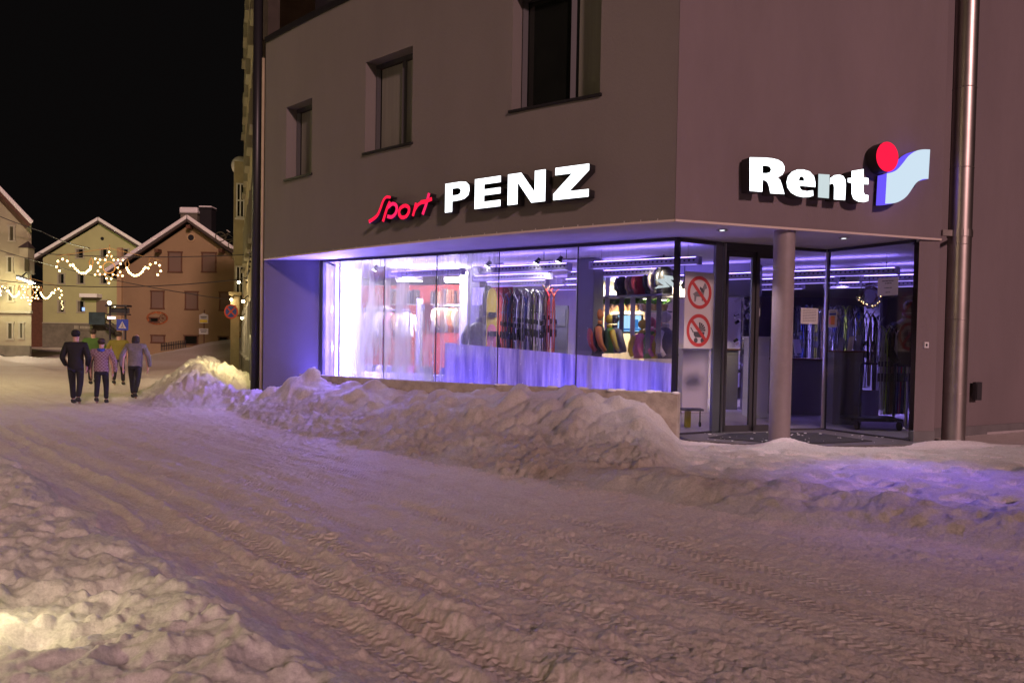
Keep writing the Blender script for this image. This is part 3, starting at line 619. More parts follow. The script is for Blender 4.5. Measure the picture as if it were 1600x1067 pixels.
lit_shape('disc', [[(cx+.222*math.cos(a*math.pi/20), cz+.238*math.sin(a*math.pi/20)) for a in range(40)]], (Vector((O2.x, O2.y, 0)) - CN*.20, CU, CN), .22, ('litred', 'letterside'), lg)
fl = smooth2([z7(*p) for p in [(1178, 318), (1215, 309), (1250, 290), (1290, 245), (1330, 195), (1380, 162), (1430, 151), (1478, 152)]], 4, False) + smooth2([z7(*p) for p in [(1466, 355), (1425, 358), (1385, 380), (1355, 420), (1320, 470), (1280, 503), (1230, 523), (1166, 527)]], 4, False)
M['flagrim'] = emis('violet_rim', (.16, .10, 1.0), 1.0)
lit_shape('flag', [fl], (Vector((O2.x, O2.y, 0)) - CN*.19, CU, CN), .20, ('litblueish', 'flagrim'), lg)
lit_shape('flag_case', [fl], (Vector((O2.x, O2.y, 0)) - CN*.215, CU, CN), .02, ('letterside', 'letterside'), lg)

ORD5 = ['first', 'second', 'third', 'fourth', 'fifth']
def light(kind, loc, power, col, size=.2, spot=None, aim=None, blend=.6):
    l = bpy.data.lights.new('lamp_light', kind); l.energy = power; l.color = col
    if kind == 'AREA': l.size = size
    else: l.shadow_soft_size = size
    if kind == 'SPOT': l.spot_size = R_(spot); l.spot_blend = blend
    o = bpy.data.objects.new('lamp_light', l); COL.objects.link(o); o.location = loc
    if aim is not None: o.rotation_euler = (Vector(aim)-Vector(loc)).to_track_quat('-Z', 'Y').to_euler()
    return o
# ------------------------------------------------------------------ column, pipe, retaining wall, mat
T1('support_column', MB().lathe([(.168, -.05), (.168, 3.46)], (4.36, 12.96, 0), 40, caps=False), 'colpaint', 'round painted column holding the overhang before the entrance', 'column', smooth=False)
for o in [bpy.data.objects['support_column']]:
    for p in o.data.polygons: p.use_smooth = len(p.vertices) == 4
pp = thing('steel_flue_pipe', 'tall shiny stainless steel pipe standing beside the entrance', 'pipe', (7.64, 13.78, 0))
zc = [-.05, .85, 2.12, 3.40, 4.7, 6.05, 7.6, 9.6, 12]
for a, b in zip(zc, zc[1:]):
    o = obj('pipe_section', MB().lathe([(.185, a+.002), (.185, b-.012)], (7.64, 13.78, 0), 40, caps=False), 'steel', pp); 
    for p in o.data.polygons: p.use_smooth = len(p.vertices) == 4
    o = obj('joint_ring', MB().lathe([(.185, b-.012), (.191, b-.011), (.191, b+.001), (.185, b+.002)], (7.64, 13.78, 0), 40, caps=False), 'steel', pp)
    for p in o.data.polygons: p.use_smooth = len(p.vertices) == 4
o = obj('wall_bracket', MB().lathe([(.187, 3.52), (.2, 3.52), (.2, 3.64), (.187, 3.64)], (7.64, 13.78, 0), 32).bar((7.45, 13.70, 3.58), (7.27, 13.66, 3.58), .05, .1).bar((7.7, 13.9, 3.58), (7.9, 14.5, 3.58), .05, .05), 'steel', pp)
# low concrete wall following the front
wl = [(-4.80, 18.02), (-3.9, 17.2), (-2.8, 16.32), (-1.6, 15.5), (-.27, 14.72), (1.2, 13.98), (2.75, 13.22)]
def offs(pts, d):
    out = []
    for i, p in enumerate(pts):
        a, b = Vector((*pts[max(i-1, 0)], 0)), Vector((*pts[min(i+1, len(pts)-1)], 0)); t = (b-a).normalized(); out.append((p[0]-t.y*d, p[1]+t.x*d))
    return out
wl = smooth2(wl, 3, False); wb = offs(wl, .2)
mb = MB(); mb.prism(wl + wb[::-1], -.1, .80)
T1('retaining_wall', mb, 'conc', 'low bare concrete wall between the snow heap and the shop window', 'wall', bevel=.012)
for k, (x, y, pw, ex, ey) in enumerate(((-4.72, 18.35, 260, -5.5, 19.2), (-3.5, 17.45, 40, -3.2, 17.9), (-1.6, 16.1, 34, -1.2, 16.8), (.5, 14.7, 26, .9, 15.3), (1.95, 13.95, 18, 2.2, 14.4))):
    t_ = thing('well_light', f'{ORD5[k]} blue ground light from the left behind the concrete wall', 'ground light', (x, y, .0), group='blue ground lights behind the concrete wall')
    obj('housing', MB().box((0, 0, .05), (.34, .16, .10)), 'frame', t_, world=False, bevel=.01); obj('lamp_face', MB().box((0, 0, .104), (.28, .11, .006)), 'uvtube2', t_, world=False)
    light('SPOT' if k == 0 else 'AREA', (x, y, .16), pw, (.14, .10, 1), .14, 165, aim=(ex, ey, 1.5 if k == 0 else 1.0), blend=.6)
light('SPOT', RP(4.05, 4.15, .42), 1350, (.24, .14, 1), .15, 44, aim=(4.9, 9.2, 0), blend=1.0)
mb = MB(); k = 0   # snow crust on its top end
for i in range(26):
    f = .66+.34*i/25; p = Vector((*wl[int(f*(len(wl)-1))], 0)).lerp(Vector((*wb[int(f*(len(wl)-1))], 0)), random.uniform(.2, .8))
    mb.sphere((p.x+random.uniform(-.1, .1), p.y+random.uniform(-.05, .05), .80), random.uniform(.03, .06), 8, 5, sq=(1.6, 1.2, .55))
tag(obj('wall_top_snow', mb, 'snowcap', smooth=True), 'thin crust of snow on the concrete wall end', 'snow', kind='stuff')
S1('entrance_pavement', MB().prism([(2.96, 13.25), (3.4, 13.05), (4.2, 12.62), (7.0, 13.2), (6.84, 13.56), (5.96, 15.25), (5.15, 14.97), (3.8, 14.47), (2.9, 13.92)], -.02, .028), 'paver')
T1('door_mat', MB().prism([(3.35, 13.55), (4.5, 12.78), (6.1, 13.45), (5.6, 14.55), (4.9, 14.62), (3.9, 14.2)], .0282, .042), 'carpet', 'dark wet mat with crumbs of snow before the glass door', 'mat', bevel=.004)
mb = MB()
for i in range(70):
    x, y = random.uniform(3.2, 6.6), random.uniform(12.8, 14.6)
    if y < 13.0+.1*abs(x-4.3) or y > 14.5-.0*x or y > 13.6+(6.9-x)*1.6: continue
    r = random.uniform(.006, .022) * (1.5 if random.random() < .15 else 1); mb.sphere((x, y, .045), r, 6, 4, sq=(random.uniform(.8, 2), random.uniform(.7, 1.6), .35))
tag(obj('snow_crumbs', mb, 'snowcap'), 'scattered crumbs of snow on the paving before the door', 'snow', kind='stuff')

# ------------------------------------------------------------------ notices on the glass
def on_glass(i, px, py, o=.02):
    a, b, t, n = seg(i); return plane_hit(px, py, a+n*o, n), t, n
def rect_on(i, x0, y0, x1, y1, o=.012):
    c0, t, n = on_glass(i, x0, y0, o); c1, _, _ = on_glass(i, x1, y1, o); return c0, abs((c1-c0).dot(t)), c0.z-c1.z, t, n
def paper(i, box, label, lines, cat='notice', blocks=()):
    c, w, h, t, n = rect_on(i, *box); mb = MB()
    def q(u, v, o=0): return c + t*u - Vector((0, 0, v)) + n*o
    mb.plate([q(0, 0), q(w, 0), q(w, h), q(0, h)], n, .003); p = T1('paper_notice', mb, 'paper', label, cat)
    tx = MB()
    for u0, u1, v, th in lines: 
        u = u0
        while u < u1:     # words of varied length
            l = random.uniform(.05, .16); e = min(u+l, u1); tx.plate([q(u*w, v*h, .0035), q(e*w, v*h, .0035), q(e*w, (v+th)*h, .0035), q(u*w, (v+th)*h, .0035)], n, .0012); u = e+.025
    obj('printed_text', tx, 'ink', p, world=False)
    for (u0, v0, u1, v1, mt) in blocks:
        obj('picture', MB().plate([q(u0*w, v0*h, .0035), q(u1*w, v0*h, .0035), q(u1*w, v1*h, .0035), q(u0*w, v1*h, .0035)], n, .0012), mt, p, world=False)
    return p
M['orange'] = mat('orange_print', (.6, .2, .06), .6); M['yellow'] = mat('yellow', (.65, .5, .04), .5); M['blue'] = mat('blue', (.03, .05, .35), .5)
M['green'] = mat('green', (.12, .32, .04), .7); M['pink'] = mat('pink', (.75, .2, .3), .6); M['cream'] = mat('cream', (.6, .52, .38), .7, vary=.1); M['brown'] = mat('brown', (.2, .12, .07), .7)
paper(3, (1372, 435, 1403, 461), 'white notice with a few centred lines on the right pane', [(.22, .8, .16, .05), (.36, .68, .29, .05), (.34, .7, .55, .04), (.4, .62, .80, .04)])
paper(2, (1251.5, 481, 1277.5, 506.5), 'white notice full of small print left of the bright edge', [(.12, .9, .1+.1*k, .03) for k in range(8)])
paper(3, (1295, 484.5, 1307.5, 511.5), 'narrow colourful leaflet right of the bright edge', [(.15, .8, .07, .04)], 'leaflet', [(.1, .17, .9, .3, 'blue'), (.3, .35, .75, .85, 'orange'), (.1, .4, .28, .8, 'pink')])
paper(1, (1179, 481, 1187.5, 494.5), 'tiny white note on the right door leaf', [(.15, .8, .2, .05), (.25, .7, .45, .05), (.2, .8, .65, .05)])
# double prohibition poster on the side light
c, w, h, t, n = rect_on(0, 1070.5, 423.5, 1113, 544.5, .014)
def q(u, v, o=0): return c + t*u*w - Vector((0, 0, v*h)) + n*o
po = T1('prohibition_poster', MB().plate([q(0, 0), q(1, 0), q(1, 1), q(0, 1)], n, .004), 'paper', 'tall white poster with two red prohibition circles on the side glass', 'poster')
def ring(cu, cv, ro, ri, o):
    mb = MB(); N_ = 36; vs = []
    rx = ro/w; ry = ro/h
    for k in range(N_):
        a = 2*math.pi*k/N_
        for r in (ro, ri): vs.append(q(cu+math.cos(a)*r/w, cv+math.sin(a)*r/h, o))
    mb.add(vs, [(2*k, 2*((k+1) % N_), 2*((k+1) % N_)+1, 2*k+1) for k in range(N_)])
    return mb
RO = .40*w
for cv, kind in ((.268, 'dog'), (.765, 'pram')):
    cu = .5; ro, ri = .415*w, .325*w
    def pt(x, y, o=.0052): return q(cu+x*ro/w, cv+y*ro/h, o)
    mb = MB()
    if kind == 'dog':
        for pl in ([(-.55, .1), (-.3, -.05), (.12, -.1), (.25, -.3), (.42, -.62), (.55, -.5), (.62, -.28), (.45, -.22), (.35, .1), (.3, .5), (.2, .5), (.18, .25), (-.25, .25), (-.3, .55), (-.42, .55), (-.42, .22)],): mb.plate([pt(*p) for p in pl], n, .001)
        obj('dog_outline', mb, 'greyp', po, world=False)
        mb = MB().plate([pt(*p, .0064) for p in [(.02, -.38), (.3, -.22), (.38, -.02), (.2, -.05), (.02, -.2)]], n, .001); obj('collar_patch', mb, 'ink', po, world=False)
    else:
        mb.plate([pt(*p) for p in [(-.42, .08), (.5, .08), (.46, .30), (.3, .42), (-.28, .42), (-.40, .28)]], n, .001)
        for a0 in range(5): 
            a, b = -math.pi/2+a0*.32, -math.pi/2+a0*.32+.25; mb.plate([pt(.02, .05), pt(.02+.55*math.cos(a), .05+.55*math.sin(a)), pt(.02+.55*math.cos(b), .05+.55*math.sin(b))], n, .001)
        mb.plate([pt(-.42, .08), pt(-.62, -.18), pt(-.7, -.16), pt(-.46, .16)], n, .001)
        for wx in (-.22, .33): mb.plate([pt(wx+.16*math.cos(k*math.pi/8), .60+.16*math.sin(k*math.pi/8)) for k in range(16)], n, .001)
        obj('pram_figure', mb, 'ink', po, world=False)
    obj('red_ring', ring(cu, cv, ro, ri, .0075), 'signred', po, world=False)
    obj('red_bar', MB().plate([pt(*p, .0085) for p in [(-.70, -.55), (-.55, -.70), (.70, .55), (.55, .70)]], n, .001), 'signred', po, world=False)

# ------------------------------------------------------------------ interior fittings
ORD = ['first', 'second', 'third', 'fourth', 'fifth', 'sixth', 'seventh', 'eighth', 'ninth', 'tenth', 'eleventh', 'twelfth', 'thirteenth', 'fourteenth', 'fifteenth', 'sixteenth', 'seventeenth', 'eighteenth', 'nineteenth', 'twentieth', 'twenty-first', 'twenty-second', 'twenty-third', 'twenty-fourth', 'twenty-fifth', 'twenty-sixth', 'twenty-seventh', 'twenty-eighth', 'twenty-ninth', 'thirtieth']
def fill_fixture(loc, power, col, label, aim):  # spot with a can, added as fill to brighten the shop interior
    t_ = thing('fill_spot', label, 'spotlight', loc); d = (Vector(aim)-Vector(loc)).normalized()
    obj('can', MB().tube([Vector((0, 0, ZS-.006-loc[2])), Vector((0, 0, .1))], .012, 6).tube([-d*.12, d*.03], [.07, .08], 14), 'black', t_, world=False, smooth=False)
    obj('lamp_face', MB().tube([d*.022, d*.032], .06, 14), emis('fill_spot_face', col, 14), t_, world=False)
    light('SPOT', Vector(loc)+d*.06, power*1.6, col, .06, 125, aim=aim, blend=.8)
# light tubes at the end of the window
for k, (px, Yv, r, mt, lb) in enumerate(((526.5, 18.95, .028, 'uvtube', 'thin glowing vertical tube nearest the window end post'), (543, 18.75, .052, 'uvtube2', 'thick glowing vertical tube behind the first mullion'))):
    p = at(px, 480, Yv); t_ = thing('light_tube', lb, 'light tube', (p.x, p.y, .04), group='vertical light tubes in the shop window')
    obj('tube', MB().lathe([(r, .08), (r, 3.32)], (0, 0, 0), 16), mt, t_, world=False)
    obj('base', MB().lathe([(.1, 0), (.1, .03), (r+.015, .04), (r+.015, .09)], (0, 0, 0), 16), 'alu', t_, world=False)
    for z_ in (.5, 1.4, 2.3, 3.1): light('POINT', (p.x-.03, p.y-r-.07, z_), (135, 65)[k], ((.20, .13, 1.0), (.30, .24, 1.0))[k], r)
p = at(556, 480, 19.4); T1('frosted_screen', MB().box((p.x, p.y, 1.7), (.02, .34, 3.2), -.5), mat('frosted_glow', (.85, .85, .9), .6, emit=(.6, .62, 1), es=.55), 'milky translucent panel glowing by itself beside the light tubes', 'panel')  # glow beside the tubes is put into the panel's own material
# ceiling luminaires: long perforated housings with a bright lower edge, parallel to the front
def make_lum():
    t_ = thing('ceiling_luminaire', 'x', 'ceiling light', (0, 0, 0), 0, 'perforated luminaires under the shop ceiling')
    obj('housing', MB().prism([(-1.1, -.07), (1.1, -.07), (1.1, .07), (-1.1, .07)], -.12, 0).box((1.12, 0, -.06), (.04, .17, .15)).box((-1.12, 0, -.06), (.04, .17, .15)), mat('lum_housing', (.45, .42, .55), .5), t_, world=False)
    mb = MB()
    for k in range(24): mb.box((-1.03+k*.09, -.072, -.055), (.035, .006, .03))
    obj('perforation', mb, 'black', t_, world=False)
    obj('diffuser', MB().box((0, 0, -.127), (2.15, .03, .012)), 'cstrip', t_, world=False)
    obj('uplight', MB().box((0, 0, .006), (2.1, .08, .008)), 'cup', t_, world=False)
    obj('hanger', MB().bar((-.9, 0, .01), (-.9, 0, .25), .012, .012).bar((.9, 0, .01), (.9, 0, .25), .012, .012), 'alu', t_, world=False)
    return t_
lum = make_lum(); k = 0
rows = ['nearest the glass', 'in the second row from the glass', 'in the third row from the glass', 'in the fourth row from the glass', 'in the fifth row from the glass']
inn = -GN
for r_ in range(5):
    for j in range(5):
        u = 2.3 + j*2.75 + (r_ % 2)*1.2; p = gp(u, 3.20, 0) + inn*(.9 + r_*1.75)
        if p.x > 13 or (p.x > 6.5 and p.y < 14.6+.6*(p.x-6.5)) : continue
        if 2.8 < p.x < 7 and p.y < 16.2-abs(p.x-6)*0: continue
        o = lum if k == 0 else copy_tree(lum); o.location = p; o.rotation_euler = (0, 0, gang); o['label'] = f'{ORD[j]} luminaire from the left {rows[r_]}'; k += 1
# spotlights on short stems
def make_spot():
    t_ = thing('track_spotlight', 'x', 'spotlight', (0, 0, 0), 0, 'spotlights hanging behind the front window')
    obj('stem', MB().bar((0, 0, 0), (0, 0, -.18), .012, .012), 'black', t_, world=False); obj('arm', MB().bar((-.10, 0, -.19), (.22, 0, -.19), .05, .035), 'alu', t_, world=False)
    obj('lamp_head', MB().tube([(-.10, 0, -.13), (-.16, -.03, -.24)], [.035, .065], 12), 'black', t_, world=False); obj('lamp_face', MB().tube([(-.161, -.0305, -.242), (-.1635, -.0315, -.247)], [.056, .056], 12), 'spot', t_, world=False)
    return t_
sp = make_spot()
for k, (px, Yv, lb) in enumerate(((595, 18.6, 'spotlight hanging beside the first clear pane'), (773, 17.2, 'spotlight hanging near the skis'), (850, 16.4, 'spotlight left of the grey interior pillar'), (885, 16.0, 'spotlight right beside the fourth mullion'))):
    o = sp if k == 0 else copy_tree(sp); p = at(px, 400, Yv); o.location = (p.x, p.y, 3.45); o['label'] = lb; o.rotation_euler = (0, 0, gang+.1)
fill_fixture((-1.9, 20.6, 3.25), 420, (1, .80, .86), 'added fill spot before the red wall', aim=(-2.6, 23.2, 1.6))
fill_fixture((.8, 18.0, 3.25), 90, (1, .93, 1), 'added fill spot for the ski row', aim=(.2, 19.6, 1.2))
fill_fixture((2.6, 18.9, 2.95), 420, (1, .80, .46), 'left added warm fill spot under the dark beam', aim=(2.5, 22.5, 1.4))
fill_fixture((3.9, 18.3, 2.95), 420, (1, .80, .46), 'right added warm fill spot under the dark beam', aim=(3.9, 22.5, 1.3))
fill_fixture((4.2, 21.2, 3.2), 200, (1, .80, .48), 'added warm fill spot of the back room', aim=(4.0, 21.6, 0))
fill_fixture((3.1, 16.6, 3.25), 55, (1, .86, .62), 'added fill spot for the colourful outfits', aim=(2.9, 17.9, 1.2))
fill_fixture((5.3, 17.6, 3.25), 520, (.70, .50, 1), 'added violet fill spot inside the entrance', aim=(5.0, 16.6, 0))
fill_fixture((8.0, 19.5, 3.25), 650, (.38, .28, 1), 'added violet fill spot deep inside the entrance', aim=(8, 20.5, 0))
# big round downlights that flood the left part of the ceiling
for k, px in enumerate((640, 715)):
    p = at(px, 430, 20.5); t_ = thing('flood_lamp', ('left' if k == 0 else 'right') + ' one of two glaring lamps under the ceiling by the red wall', 'lamp', (p.x, p.y, 3.22), group='glaring lamps by the red wall')
    obj('lamp_body', MB().box((0, 0, -.06), (.7, .3, .1)), 'alu', t_, world=False); obj('lamp_face', MB().box((0, 0, -.118), (.62, .24, .012)), emis('flood_face%d' % k, (1.0, .93, .95), 26), t_, world=False); obj('top_glow', MB().box((0, 0, -.004), (.62, .24, .006)), emis('flood_top%d' % k, (.95, .9, 1.0), 10), t_, world=False)
    light('POINT', (p.x-.1, p.y-.35, 3.27), 130, (1, .93, 1), .12)
for px, Yv, w, nm, lb in ((921, 17.6, .44, 'interior_pillar', 'square grey pillar behind the fourth mullion'), (1365, 20.5, .38, 'interior_pillar', 'dark pillar inside behind the right entrance pane'), (747, 20.0, .30, 'interior_pillar', 'slim grey pillar between the white post and the snowboards')):
    p = at(px, 480, Yv); T1(nm, MB().box((p.x, p.y, 1.74), (w, w, 3.40), gang), 'greyp', lb, 'pillar', bevel=.01)
p = at(728, 480, 20.4); T1('display_post', MB().box((p.x, p.y, 1.7), (.26, .2, 3.3), gang), 'whitep', 'brightly lit white post right of the red shelves', 'post', bevel=.006)
p = at(656, 480, 20.2); T1('display_post', MB().box((p.x, p.y, 1.35), (.12, .12, 2.6), gang), 'whitep', 'thin white post before the red wall', 'post', bevel=.006)
# shelves with dark rows of boxes along the red wall
for k, (x0, x1, y0, y1) in enumerate(((612, 652, 452, 476), (676, 722, 452, 476), (572, 608, 478, 500))):
    a, b = at(x0, y1, 22.0-.35*k*0), at(x1, y1, 21.8); t_ = thing('wall_shelf', ['shelf of dark boxes left of the thin white post', 'shelf of dark boxes right of the third mullion', 'shelf of pale goods at the far left of the red wall'][k], 'shelf', a, group='shelves on the red wall')
    obj('shelf_board', MB().bar(a, b, .35, .03), 'greyp', t_); n = int((b-a).length/.075)
    hh = (y1-y0)/1250*22; pal = ['brownwood', 'ink', 'brown', 'letterside'] if k < 2 else ['cream', 'whitep', 'paper']
    for j in range(n):
        p = a.lerp(b, (j+.5)/n); h1 = hh*random.uniform(.75, .98); obj('box', MB().box(p+Vector((0, 0, .018+h1/2)), (.062, .24, h1), gang), random.choice(pal), t_)
# hanging jackets
def jacket(name, m1, label, p, rz, sc=1.0, cat='jacket', group='jackets hanging by the red wall', m2='black'):
    t_ = thing(name, label, cat, p, rz, group)
    mb = MB(); pr = [(.29, .15, 0), (.31, .17, .06), (.28, .15, .3), (.31, .15, .48), (.30, .13, .60), (.22, .10, .66), (.09, .07, .70), (.07, .06, .74)]
    n = 14; vs = []; fs = []
    for w_, d_, z in pr: vs += [(w_*.8*sc*math.cos(2*math.pi*j/n)*(1+.05*math.sin(5*j)), d_*sc*math.sin(2*math.pi*j/n), z*sc) for j in range(n)]
    for i in range(len(pr)-1):
        for j in range(n): fs.append((i*n+j, i*n+(j+1) % n, (i+1)*n+(j+1) % n, (i+1)*n+j))
    fs.append(tuple(range(n))[::-1]); fs.append(tuple(range((len(pr)-1)*n, len(pr)*n))); mb.add(vs, fs)
    obj('torso', mb, m1, t_, smooth=True, world=False)
    for s in (-1, 1): obj('sleeve', MB().tube([(s*.20*sc, 0, .60*sc), (s*.30*sc, .0, .42*sc), (s*.34*sc, -.05*sc, .22*sc), (s*.30*sc, -.16*sc, .06*sc)], [.09*sc, .08*sc, .065*sc, .05*sc], 10), m1 if group == 'jackets hanging by the red wall' or m2 == 'black' or s > 0 else m2, t_, smooth=True, world=False)
    obj('collar', MB().lathe([(.08*sc, .68*sc), (.095*sc, .73*sc), (.09*sc, .78*sc), (.05*sc, .785*sc)], (0, 0, 0), 12), m2, t_, smooth=True, world=False)
    return t_
jc = ['cream', 'brown', 'paper', 'cream', 'pink', 'brown', 'whitep', 'cream', 'brown', 'paper', 'orange', 'cream']
cn = {'cream': 'cream', 'brown': 'brown', 'paper': 'off-white', 'pink': 'pink', 'whitep': 'white', 'orange': 'orange', 'green': 'green', 'yellow': 'yellow', 'black': 'black', 'blue': 'blue'}
for k, px in enumerate((575, 584, 593, 602, 611, 622, 633, 684, 692, 700, 708, 715)):
    p = at(px, 527 if k < 7 else 520, 21.2); jacket('hanging_jacket', jc[k], f'{cn[jc[k]]} jacket, {ORD[k]} from the left along the red wall', p, 1.2 if k % 3 else .6, .95)
a, b = at(570, 484, 21.2), at(640, 484, 21.0); T1('clothes_rail', MB().tube([a, b], .02, 8).tube([a, Vector((a.x, a.y, .04))], .02, 8).tube([b, Vector((b.x, b.y, .04))], .02, 8), 'alu', 'clothes rail left of the thin white post', 'rail')
a, b = at(678, 478, 21.2), at(720, 478, 21.0); T1('clothes_rail', MB().tube([a, b], .02, 8).tube([a, Vector((a.x, a.y, .04))], .02, 8).tube([b, Vector((b.x, b.y, .04))], .02, 8), 'alu', 'clothes rail right of the third mullion', 'rail')
# white sign board and mannequin before the slim pillar
p = at(748, 463, 19.4); T1('white_board', MB().box((p.x, p.y, p.z), (.36, .06, .42), gang), 'whitep', 'small blank white board on the slim pillar', 'board', bevel=.004)
p = at(750, 560, 19.2); jacket('dressed_bust', 'black', 'black outfit standing under the white board', p, .3, 1.25, 'outfit', None)
p = at(713, 457, 20.0); T1('white_card', MB().box((at(661, 481, 18.2)), (.10, .01, .16), gang), 'paper', 'small white card hanging behind the second mullion', 'card')
# snowboards and skis
def board_outline(L_, w, tip=.32, n=10):
    pts = []
    for j in range(n+1): a = math.pi*j/n; pts.append((w/2*math.cos(a), L_-tip+tip*math.sin(a)))
    for j in range(n+1): a = math.pi+math.pi*j/n; pts.append((w/2*math.cos(a), tip*.6+tip*.6*math.sin(a)))
    return pts
def snowboard(label, px, y0, y1, Yv, w, mt, m2, rz):
    lo, hi = at(px, y1, Yv), at(px, y0, Yv); L_ = hi.z-lo.z; t_ = thing('snowboard', label, 'snowboard', lo, rz)
    pts = board_outline(L_, w); obj('deck', MB().plate([(x, 0, z) for x, z in pts], (0, -1, 0), .02), mt, t_, world=False)
    obj('deck_print', MB().plate([(x*.86, -.021, .06+z*.45) for x, z in board_outline(L_, w)], (0, -1, 0), .002), m2, t_, world=False)
    for z in (.35, .62): obj('binding', MB().box((0, -.05, L_*z), (w*.7, .06, .12)), 'black', t_, world=False)
snowboard('yellow snowboard with an orange foot beside the second mullion from the skis', 767, 450, 560, 18.6, .27, 'yellow', 'pink', .5)
snowboard('black edged snowboard leaning behind the yellow one', 761, 446, 560, 18.9, .30, 'black', 'greyp', .5)
snowboard('rounded blue snowboard high on the wall right of the grey pillar', 946, 430, 466, 19.5, .55, 'blue', 'greyp', .4)
def make_ski():
    t_ = thing('ski_pair', 'x', 'skis', (0, 0, 0), 0, 'skis standing in a row behind the window')
    for s in (-1, 1):
        mb = MB(); w = .085; zs = [0, .4, .9, 1.4, 1.56, 1.66, 1.72]; yo = [0, .01, .02, .005, -.02, -.06, -.115]; ww = [.85, .95, .8, 1, 1.05, .8, .35]; vs = []; fs = []
        for z, y, k in zip(zs, yo, ww):
            for x, dy in ((-1, 0), (1, 0), (1, .016), (-1, .016)): vs.append((x*w*k/2, (y+dy)*s + s*.004, z))
        for i in range(len(zs)-1):
            for j in range(4): fs.append((4*i+j, 4*i+(j+1) % 4, 4*i+4+(j+1) % 4, 4*i+4+j))
        fs += [(0, 1, 2, 3), (4*len(zs)-4, 4*len(zs)-3, 4*len(zs)-2, 4*len(zs)-1)]; mb.add(vs, fs)
        sk = obj('ski', mb, 'greyp', t_, world=False)
        obj('binding', MB().box((0, s*.05, .72), (.07, .06, .16)).box((0, s*.05, .98), (.06, .05, .1)), 'black', sk, world=False)
    return t_
SKM = {}
def skim(nm, c): SKM[nm] = mat('ski_'+nm, c, .35); return nm
for nm, c in (('charcoal', (.03, .03, .035)), ('white', (.6, .6, .62)), ('red', (.5, .03, .03)), ('navy', (.02, .03, .15)), ('silver', (.3, .3, .33)), ('orange', (.7, .12, .02)), ('olive', (.15, .16, .03)), ('black', (.012, .012, .014)), ('lime', (.3, .42, .05)), ('brown', (.12, .07, .04))): skim(nm, c)
protos = {}
def ski_at(loc, rz, cname, label, group=None):
    if cname not in protos:
        t_ = make_ski(); protos[cname] = t_
        for ch in t_.children: ch.data.materials[0] = SKM[cname]
        o = t_
    else: o = copy_tree(protos[cname])
    o.location = loc; o.rotation_euler = (0, 0, rz); o['label'] = label
    if group: o['group'] = group
seqc = ['silver', 'charcoal', 'navy', 'black', 'charcoal', 'white', 'black', 'silver', 'navy', 'white', 'charcoal', 'olive', 'black', 'white', 'charcoal', 'brown', 'red', 'orange']
for k, cname in enumerate(seqc):
    px = 787+k*4.45 + (3 if k == 17 else 0); yt = 460-(k % 4)*2.0-k*.35 - (4 if k > 15 else 0); Yv = 19.0-k*.05; p = at(px, yt, Yv); p.z -= 1.72 + .05*((k*7) % 3-1)
    ski_at(p, 1.57 + random.uniform(-.45, .45), cname, f'{cname} pair of skis, {ORD[k]} from the left in the row behind the window')
pa, pb = at(782, 570, 19.05), at(866, 566, 18.2)
T1('ski_stand', MB().bar(Vector((pa.x, pa.y, .5)), Vector((pb.x, pb.y, .5)), .45, .95).bar(Vector((pa.x, pa.y+.15, 2.3)), Vector((pb.x, pb.y+.15, 2.3)), .04, .04), 'greyp', 'long low grey stand carrying the row of skis', 'ski stand')
p = at(876, 500, 19.6); T1('grey_panel', MB().box((p.x, p.y, 1.75), (.42, .05, 1.5), gang).box((p.x-.02, p.y-.05, 2.2), (.32, .02, .4), gang), 'greyp', 'grey display panel right of the ski row', 'panel')
# low display benches just behind the glass
for k, (px0, px1, lb) in enumerate(((690, 772, 'long white bench before the snowboards'), (855, 893, 'short white bench left of the fourth mullion'), (560, 672, 'low white bench before the red wall'))):
    a, b = at(px0, 560, 18.4 if k != 1 else 16.6), at(px1, 560, 17.5 if k != 1 else 16.2)
    if k == 2: a, b = at(px0, 560, 19.6), at(px1, 560, 18.8)
    t_ = thing('display_bench', lb, 'bench', (a.x, a.y, 0), group='white display benches'); a.z = b.z = .0
    z = 1.15 if k == 1 else .8
    obj('bench_top', MB().bar(a+Vector((0, 0, z)), b+Vector((0, 0, z)), .6, .05), 'whitep', t_, bevel=.008); obj('bench_body', MB().bar(a+Vector((0, .03, z/2+.015)), b+Vector((0, .03, z/2+.015)), .5, z-.03-.05), 'whitep', t_)
    for j in range(4 + 3*(k == 2)):
        q_ = a.lerp(b, (j+.5)/(4+3*(k == 2))) + Vector((0, 0, z+.026)); cc = random.choice(['cream', 'paper', 'blue', 'pink', 'greyp'])
        T1('folded_clothes', MB().box(q_+Vector((0, 0, .06)), (.24, .3, .12), gang+random.uniform(-.2, .2)).box(q_+Vector((.01, 0, .14)), (.22, .28, .035), gang), cc, f'{ORD[j]} clothes pile from the left, {lb.replace("before", "by")}', 'clothes', 'folded clothes on the benches', bevel=.02)
# low panel added behind the glass for the blue band reflected in it
t_ = thing('reflection_panel', 'long low panel behind the lower glass, standing in for its blue reflection', 'panel', (0, 16, 0)); u0_, u1_ = us[2]+.02, us[5]-.1
for k in range(4):
    a_, b_ = u0_+(u1_-u0_)*k/4, u0_+(u1_-u0_)*(k+1)/4-.01; zt_ = 1.56-.075*k; q = [gp(a_, .05, -.34), gp(b_, .05, -.34), gp(b_, zt_-.075, -.34), gp(a_, zt_, -.34)]; obj('panel', MB().plate(q, GN, .03), 'lilac', t_)
